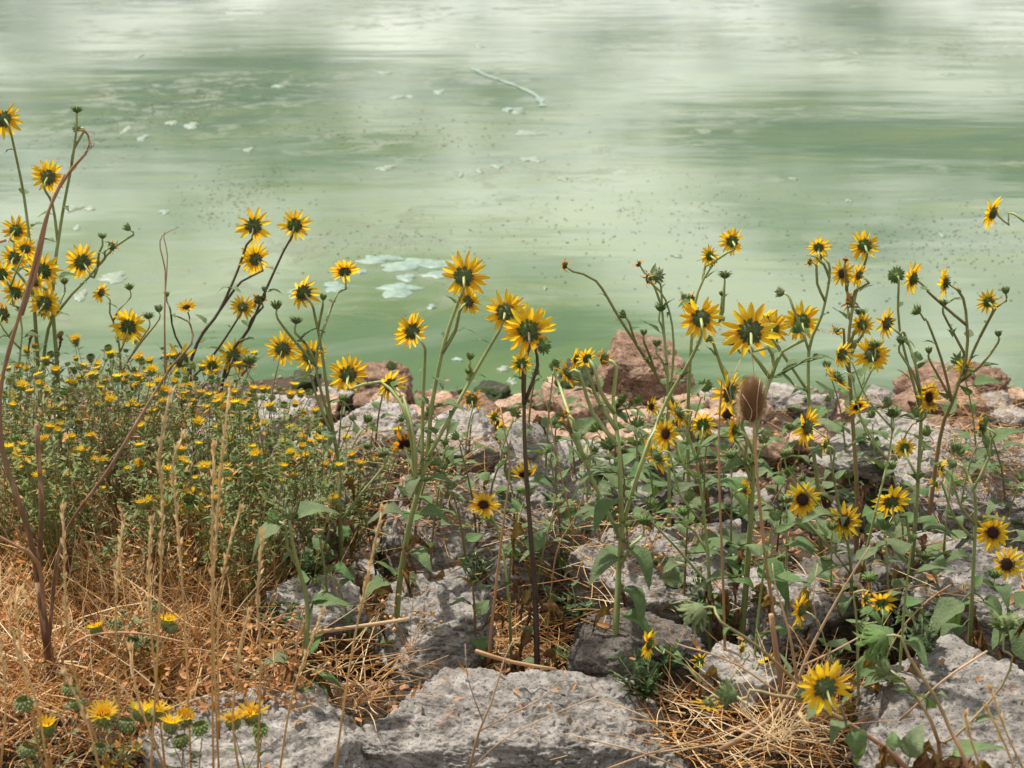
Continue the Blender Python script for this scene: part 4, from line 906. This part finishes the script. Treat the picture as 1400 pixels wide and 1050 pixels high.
stalk([(790, 795), (780, 710), (765, 640), (745, 540)], 3.8, .003, .0015, 'dry forked stalk fanning up from withered brown leaves', sub=[([(790, 795), (800, 720), (812, 690)], .002, .001), ([(790, 795), (765, 730), (738, 690)], .002, .001), ([(790, 795), (818, 765), (845, 742)], .0025, .0015)])
stalk([(985, 1025), (1050, 985), (1085, 940), (1112, 880), (1150, 810), (1190, 745)], 2.8, .0055, .001, 'pale forked dead stem rising from the starburst of straw', M_TWIG, sub=[([(1098, 910), (1140, 890), (1180, 868)], .0022, .0012), ([(1090, 930), (1078, 860), (1060, 800), (1056, 770)], .0035, .001), ([(1075, 955), (1010, 910), (960, 890), (925, 880), (915, 860)], .0022, .001), ([(1120, 865), (1112, 820), (1118, 770)], .0012, .0008)])
stalk([(1082, 1000), (1066, 920), (1054, 840)], 2.9, .0075, .005, 'thick dark dead stump stem beside the pale forked dead stem', M_WOOD)
stalk([(640, 1060), (655, 1000), (672, 960), (690, 900), (702, 875)], 2.65, .0028, .001, 'branching white weed skeleton in the gap left of the flat-topped boulder', M_TWIG, sub=[([(655, 1000), (700, 975), (740, 955), (775, 918)], .0014, .0008), ([(640, 1055), (690, 1010), (760, 975), (822, 950)], .0014, .0008), ([(660, 985), (640, 930), (636, 880)], .0012, .0006), ([(665, 970), (668, 920), (674, 892)], .0012, .0006), ([(645, 1030), (600, 990), (560, 960)], .0012, .0006)][:3])
stalk([(960, 1062), (880, 1030), (830, 1017), (782, 1005)], 2.6, .0022, .0012, 'dry tan twig lying across the front of the flat-topped boulder', M_TWIG, sub=[([(820, 1055), (890, 1030), (950, 1022), (1010, 1010)], .0018, .001), ([(885, 1031), (960, 1010), (1040, 985)], .0015, .0008)])
stalk([(420, 866), (480, 858), (560, 846)], 3.05, .0045, .0035, 'thick bleached straw lying level in the straw band', M_TWIG)
stalk([(650, 890), (700, 905), (760, 915)], 3.0, .0045, .003, 'thick tan stalk lying behind the flat-topped boulder', M_STEMTAN)
stalk([(1230, 985), (1290, 930), (1350, 890)], 2.7, .0022, .002, 'straight pale straw propped against the rough boulder with pink stems', M_TWIG)
stalk([(1300, 800), (1270, 820), (1240, 850), (1215, 890), (1205, 930)], 3.0, .002, .0014, 'curved orange dry stem beside the large limp leaves', M_STEMTAN)

# foreground wild-oat like stalks
gs = [([(205, 1070), (215, 900), (222, 700), (218, 620), (232, 540)], 2.45), ([(262, 1070), (255, 900), (245, 740), (236, 640), (248, 600)], 2.6), ([(292, 1070), (290, 850), (298, 700), (306, 600), (314, 530)], 2.5), ([(300, 1070), (292, 880), (290, 760), (292, 615)], 2.55),
      ([(300, 1010), (298, 860), (310, 760), (328, 700)], 2.6), ([(352, 1070), (356, 900), (352, 820), (358, 735)], 2.5), ([(455, 1070), (480, 900), (500, 800), (522, 700)], 2.5), ([(140, 1070), (120, 990), (90, 925)], 2.2), ([(166, 1060), (160, 900), (158, 830), (168, 710)], 2.6),
      ([(228, 1070), (210, 900), (203, 800), (207, 715)], 2.55), ([(68, 1070), (50, 960), (20, 880), (12, 830)], 2.5), ([(62, 1060), (40, 960), (22, 830), (28, 810)], 2.55), ([(0, 1060), (8, 960), (0, 880)], 2.4), ([(150, 1060), (110, 950), (92, 860), (86, 700)], 2.6), ([(330, 1075), (318, 980), (330, 880), (340, 840)], 2.5),
      ([(1350, 1075), (1330, 1020), (1320, 980)], 2.3), ([(1395, 1075), (1375, 1020), (1350, 970)], 2.25), ([(1410, 1075), (1375, 1000), (1355, 945)], 2.35), ([(1155, 1075), (1110, 1000), (1095, 980)], 2.4), ([(380, 1070), (400, 950), (440, 840)], 2.6), ([(235, 1075), (190, 960), (178, 890)], 2.5)]
random.seed(14)
for i, (P, Y) in enumerate(gs):
    right = P[0][0] > 1000
    stalk(P, Y, .0021, .0015, 'golden dry grass stalk with a narrow seed head by the rough boulder with pink stems' if right else 'golden dry grass stalk with a narrow seed head standing over the left straw', M_GRASS, 'grass_stalk', 'grass stalk', 'grass stalks by the rough boulder' if right else 'grass stalks over the left straw', seeds=.42)

# ------------------------------------------------------------------ straw, litter, small weeds
random.seed(33)
def straw(mb, p, d, L, r, t, bend=.2, sides=3):
    d = d.normalized(); q = Vector((U(-1, 1), U(-1, 1), U(-.6, .4))) * bend * L
    n = 4; pts = [p + d * (L * i / n) + q * ((i / n) ** 2) for i in range(n + 1)]
    mb.tube(pts, [r, r, r * .9, r * .75, r * .4], sides, t, t, False)
mb = MB()
def region(n, x0, x1, y0, y1, up, L0, L1, lift=.08, rr=(.0007, .0016), fn=None, on=gpt):
    for i in range(n):
        x, y = U(x0, x1), U(y0, y1)
        if fn and not fn(x, y): continue
        g = on(x, y); a = U(0, 6.28)
        if on is gpt and random.random() < .85 and (spt(x, y) - g).length > .03: continue
        d = Vector((math.cos(a), math.sin(a), up * U(-.25, 1.2)))
        straw(mb, g + Vector((0, 0, U(0, lift))), d, U(L0, L1), U(*rr), min(1, max(0, random.gauss(.55, .33))), U(.1, .65))
region(4200, -60, 420, 720, 1060, 1.3, .04, .15, .13, (.0006, .0021))
region(2400, -60, 400, 690, 950, 2.4, .08, .26, .08)
region(420, -60, 460, 780, 1060, .25, .12, .35, .16, (.0009, .0024))
region(1300, 380, 740, 830, 925, .12, .06, .28, .12)
region(900, 390, 740, 865, 930, .1, .08, .3, .10); region(500, 380, 520, 820, 1000, .5, .08, .2, .08)
region(800, 880, 1180, 900, 1060, .6, .05, .17, .06, (.0006, .0018))
region(700, 740, 1000, 880, 935, .2, .04, .14, .04)
region(700, 1180, 1400, 820, 930, .3, .05, .16, .06)
region(420, 420, 1400, 560, 860, .35, .04, .16, .04, on=spt); region(600, 420, 1400, 560, 860, .35, .04, .16, .08)
region(300, 1280, 1400, 540, 680, .1, .04, .12, .04, on=spt)
region(300, 470, 650, 600, 740, .3, .08, .22, .05, on=spt); region(200, 700, 860, 700, 860, .4, .05, .16, .04, on=spt)
for i in range(45):                                 # starburst tuft
    c = at(1058, 1010, 2.72); a = U(0, 6.28); straw(mb, c + Vector((U(-.02, .02), U(-.02, .02), 0)), Vector((math.cos(a), math.sin(a), U(.0, .9))), U(.06, .22), U(.0006, .0013), U(.7, 1), .35)
o = mb.build('dry_straw', M_STRAW); tag(o, 'tangled golden dry straw matting the bank', 'straw', kind='stuff')
mb = MB()
for i in range(7400):
    if i < 4900: x, y = U(-60, 430), U(680, 1060)
    else: x, y = U(380, 1420), U(600, 1000)
    g = (spt if i % 14 == 0 and i > 4900 else gpt)(x, y); a = U(0, 6.28)
    mb.blade(g + Vector((0, 0, U(0, .14 if i < 4900 else .025))), Vector((math.cos(a), math.sin(a), U(-.5, .8))), Vector((U(-1, 1), U(-1, 1), 1)), U(.012, .035), U(.005, .012), U(-1, 1), 3, fold=.6)
o = mb.build('leaf_litter', M_ORANGELEAF); tag(o, 'curled orange-brown dead leaf litter among straw and stones', 'leaf litter', kind='stuff')
# dried ball-headed weeds
def dryweed(px, py, n, hgt, label, group):
    g = spt(px, py); root = link('dry_weed', None); root.location = g; tag(root, label, 'dry weed', group); mb = MB(); hb = MB()
    for k in range(n):
        a = U(0, 6.28); e = Vector((math.cos(a) * hgt * U(.2, .6), math.sin(a) * hgt * U(.2, .6), hgt * U(.5, 1.1))); sp = smooth_path([Vector((0, 0, 0)), e * .5 + Vector((0, 0, .02)), e])
        mb.tube(sp, .0008, 4, .2, .9)
        for j in range(2):
            q = random.choice(sp[len(sp) // 2:]); e2 = q + Vector((U(-.03, .03), U(-.03, .03), U(.0, .03))); mb.tube([q, e2], .0006, 3, .5, 1)
            for c in (e, e2):
                rr = U(.003, .005); b0 = len(hb.V)
                for v, f in ((ICO0[0], ICO0[1]),):
                    for q_ in v: hb.V.append(c + Vector(q_) * rr * U(.8, 1.2)); hb.T.append(U(0, 1))
                    for q_ in f: hb.F.append(tuple(b0 + z_ for z_ in q_))
    mb.build('stem', M_TWIG, root); o = hb.build('seed_balls', M_STRAW, root); o['kind'] = 'stuff'
bm = bmesh.new(); bmesh.ops.create_icosphere(bm, subdivisions=1, radius=1); ICO0 = ([v.co[:] for v in bm.verts], [[v.index for v in f.verts] for f in bm.faces]); bm.free()
random.seed(61)
for (x, y) in ((470, 960), (400, 930), (330, 900), (520, 910), (440, 880), (280, 930), (360, 960), (560, 900), (240, 960), (300, 860)):
    dryweed(x, y, 7, .13, 'dry weed with tiny tan seed balls in the straw band', 'dry weeds in the straw band')
for (x, y) in ((880, 780), (910, 800), (940, 760), (850, 760), (820, 740), (560, 680), (600, 700), (640, 640), (500, 680), (1350, 680), (1300, 650), (1230, 790)):
    dryweed(x, y, 6, .11, 'dry weed skeleton with tan seed balls growing between the rocks', 'dry weeds between the rocks')
def greenweed(px, py, n, hgt, label, group):
    g = spt(px, py); root = link('green_weed', None); root.location = g; tag(root, label, 'weed', group); mb = MB(); lb = MB()
    for k in range(n):
        a = U(0, 6.28); e = Vector((math.cos(a) * hgt * U(.1, .7), math.sin(a) * hgt * U(.1, .7), hgt * U(.5, 1.1))); mb.tube([Vector((0, 0, 0)), e * .5 + Vector((0, 0, .01)), e], .0010, 4, .3, 1)
        for j in range(14):
            a2 = U(0, 6.28); lb.blade(e * U(.2, 1.), Vector((math.cos(a2), math.sin(a2), U(0, 1))), Vector((0, 0, 1)), U(.014, .032), U(.005, .011), U(-.3, .3), 3)
    mb.build('stem', M_STEM, root); o = lb.build('foliage', M_WEED, root); o['kind'] = 'stuff'
random.seed(71)
for (x, y, n, h) in ((880, 960, 14, .10), (770, 915, 8, .06), (905, 930, 8, .08)): greenweed(x, y, n, h, 'dark green feathery weed behind the flat-topped boulder', 'dark weeds behind the flat-topped boulder')
for (x, y, n, h) in ((740, 880, 7, .08), (690, 850, 7, .09), (790, 850, 6, .07), (650, 800, 6, .07), (100, 850, 9, .10), (120, 800, 9, .12), (150, 890, 8, .09), (300, 800, 10, .13), (350, 850, 9, .11), (330, 740, 9, .12), (240, 840, 7, .1), (60, 900, 8, .1), (390, 880, 8, .09), (20, 830, 8, .12), (1130, 940, 7, .07), (1260, 900, 8, .09), (960, 840, 7, .08), (40, 760, 9, .14), (90, 740, 9, .14), (160, 760, 9, .13), (210, 780, 9, .12), (270, 750, 10, .14), (380, 800, 9, .1), (10, 900, 8, .1), (130, 930, 8, .08), (260, 900, 8, .1), (190, 820, 8, .12), (310, 880, 8, .1), (70, 820, 9, .13), (420, 800, 9, .1)):
    greenweed(x, y, n, h, 'small green leafy weed sprouting from straw or rock gaps', 'small weeds in straw and rock gaps')

# ------------------------------------------------------------------ floating scum and debris
random.seed(91); GS = 'pale scum patches floating on the lake'
def blob(px, py, wpx, hpx, mat, z, label, group):
    c = on_water(px, py, z); s = (c - CAMP).dot(FWD) / FPX; el = (CAM_H) / (c - CAMP).length
    n = 26; ph = [U(0, 6.28) for k in range(4)]; top = []; V = []; Fc = []
    for k in range(n):
        a = 2 * math.pi * k / n; r = 1 + .22 * math.sin(2 * a + ph[0]) + .20 * math.sin(3 * a + ph[1]) + .14 * math.sin(5 * a + ph[2]) + .12 * math.sin(9 * a + ph[3]) + U(-.08, .08)
        V.append((math.cos(a) * r * wpx * .5 * s, math.sin(a) * r * hpx * .5 * s / el, 0))
    V = V + [(x * .93, y * .93, .004) for x, y, _ in V]
    Fc = [tuple(range(n, 2 * n))] + [(k, (k + 1) % n, n + (k + 1) % n, n + k) for k in range(n)]
    o = link('algae_patch', mesh_np('algae_patch', V, Fc, mat, False)); o.location = (c.x, c.y, .001); tag(o, label, 'algae patch', group)
sp_ = [(700, 150, 26, 5), (725, 182, 36, 7), (728, 218, 30, 7), (600, 126, 16, 5), (525, 100, 20, 4), (262, 172, 18, 8), (195, 189, 12, 7), (173, 178, 12, 8), (235, 168, 14, 5), (380, 118, 14, 4), (190, 77, 10, 5), (528, 230, 22, 6), (680, 228, 14, 5), (706, 153, 20, 4), (545, 133, 22, 4), (655, 64, 12, 4), (1170, 73, 8, 4), (1296, 101, 16, 4), (1288, 322, 10, 4), (770, 245, 12, 5), (655, 234, 10, 5), (560, 132, 12, 3), (100, 285, 26, 7), (123, 285, 12, 6), (105, 312, 10, 6), (155, 380, 40, 12), (110, 405, 18, 12), (630, 240, 9, 4), (745, 395, 6, 4), (925, 350, 14, 4), (590, 420, 12, 6), (688, 505, 18, 6), (700, 522, 14, 8), (625, 492, 12, 5), (1085, 245, 10, 3), (1160, 275, 8, 4), (225, 290, 14, 5), (340, 205, 14, 4)]
for i, q in enumerate(sp_): blob(*q, M_SCUMBLUE if i % 3 == 0 else M_SCUM, 0, 'small %s scum patch floating alone on the green lake' % ('pale blue' if i % 3 == 0 else 'greyish green'), GS + (', blue' if i % 3 == 0 else ', greyish'))
for q in ((570, 362, 90, 16), (545, 397, 60, 16), (458, 393, 34, 12), (520, 355, 60, 10), (600, 376, 50, 8), (410, 402, 40, 10), (555, 380, 30, 8), (490, 372, 24, 6)): blob(*q, M_SCUMBLUE, 0, 'pale bluish scum raft floating behind the cup-shaped sunflower of the pale leaning rock', 'bluish scum rafts near shore')
mb = MB()
c_ = smooth_path([on_water(x, y, .004) for x, y in ((645, 92), (655, 98), (672, 105), (695, 113), (718, 122), (735, 132), (742, 145))], .15); n = len(c_)
for i in range(n - 1):
    w0, w1 = .008 + .03 * math.sin(i * 1.3) ** 2, .008 + .03 * math.sin((i + 1) * 1.3) ** 2
    b0 = len(mb.V); mb.V += [c_[i] - Vector((w0, .3 * w0, 0)), c_[i] + Vector((w0, .3 * w0, 0)), c_[i + 1] + Vector((w1, .3 * w1, 0)), c_[i + 1] - Vector((w1, .3 * w1, 0))]; mb.T += [0] * 4; mb.F.append((b0, b0 + 1, b0 + 2, b0 + 3))
tag(mb.build('scum_streak', M_SCUMBLUE, smooth=False), 'thin winding pale blue scum streak far out on the lake', 'algae streak')
mb = MB()
def speck(x, y, r):
    c = on_water(x, y, .003); b0 = len(mb.V); k = 5; a0 = U(0, 6)
    for j in range(k): mb.V.append(c + Vector((math.cos(a0 + j * 1.2566) * r * U(.5, 1.5), math.sin(a0 + j * 1.2566) * r * U(.5, 1.5), 0))); mb.T.append(0)
    mb.F.append(tuple(range(b0, b0 + k)))
for (cx, cy, sx, sy, n, sl) in ((270, 135, 90, 14, 500, -.25), (330, 265, 50, 26, 420, -.2), (560, 180, 120, 20, 260, .0), (900, 290, 120, 26, 260, 0), (1290, 330, 90, 30, 420, .0), (1330, 60, 60, 14, 200, 0), (700, 300, 200, 60, 200, 0), (520, 330, 80, 20, 160, 0), (130, 210, 70, 16, 160, -.2), (1100, 400, 200, 40, 100, 0), (900, 60, 120, 10, 120, 0)):
    for i in range(n):
        gx_ = random.gauss(0, 1); x = cx + gx_ * sx; y = cy + random.gauss(0, 1) * sy + gx_ * sx * sl
        if y > 8: speck(x, y, U(.003, .009) * (1 if y > 200 else 1.5))
o = mb.build('floating_debris', M_DEBRIS, smooth=False); tag(o, 'tiny brown flecks of debris drifting in bands on the lake', 'debris', kind='stuff')
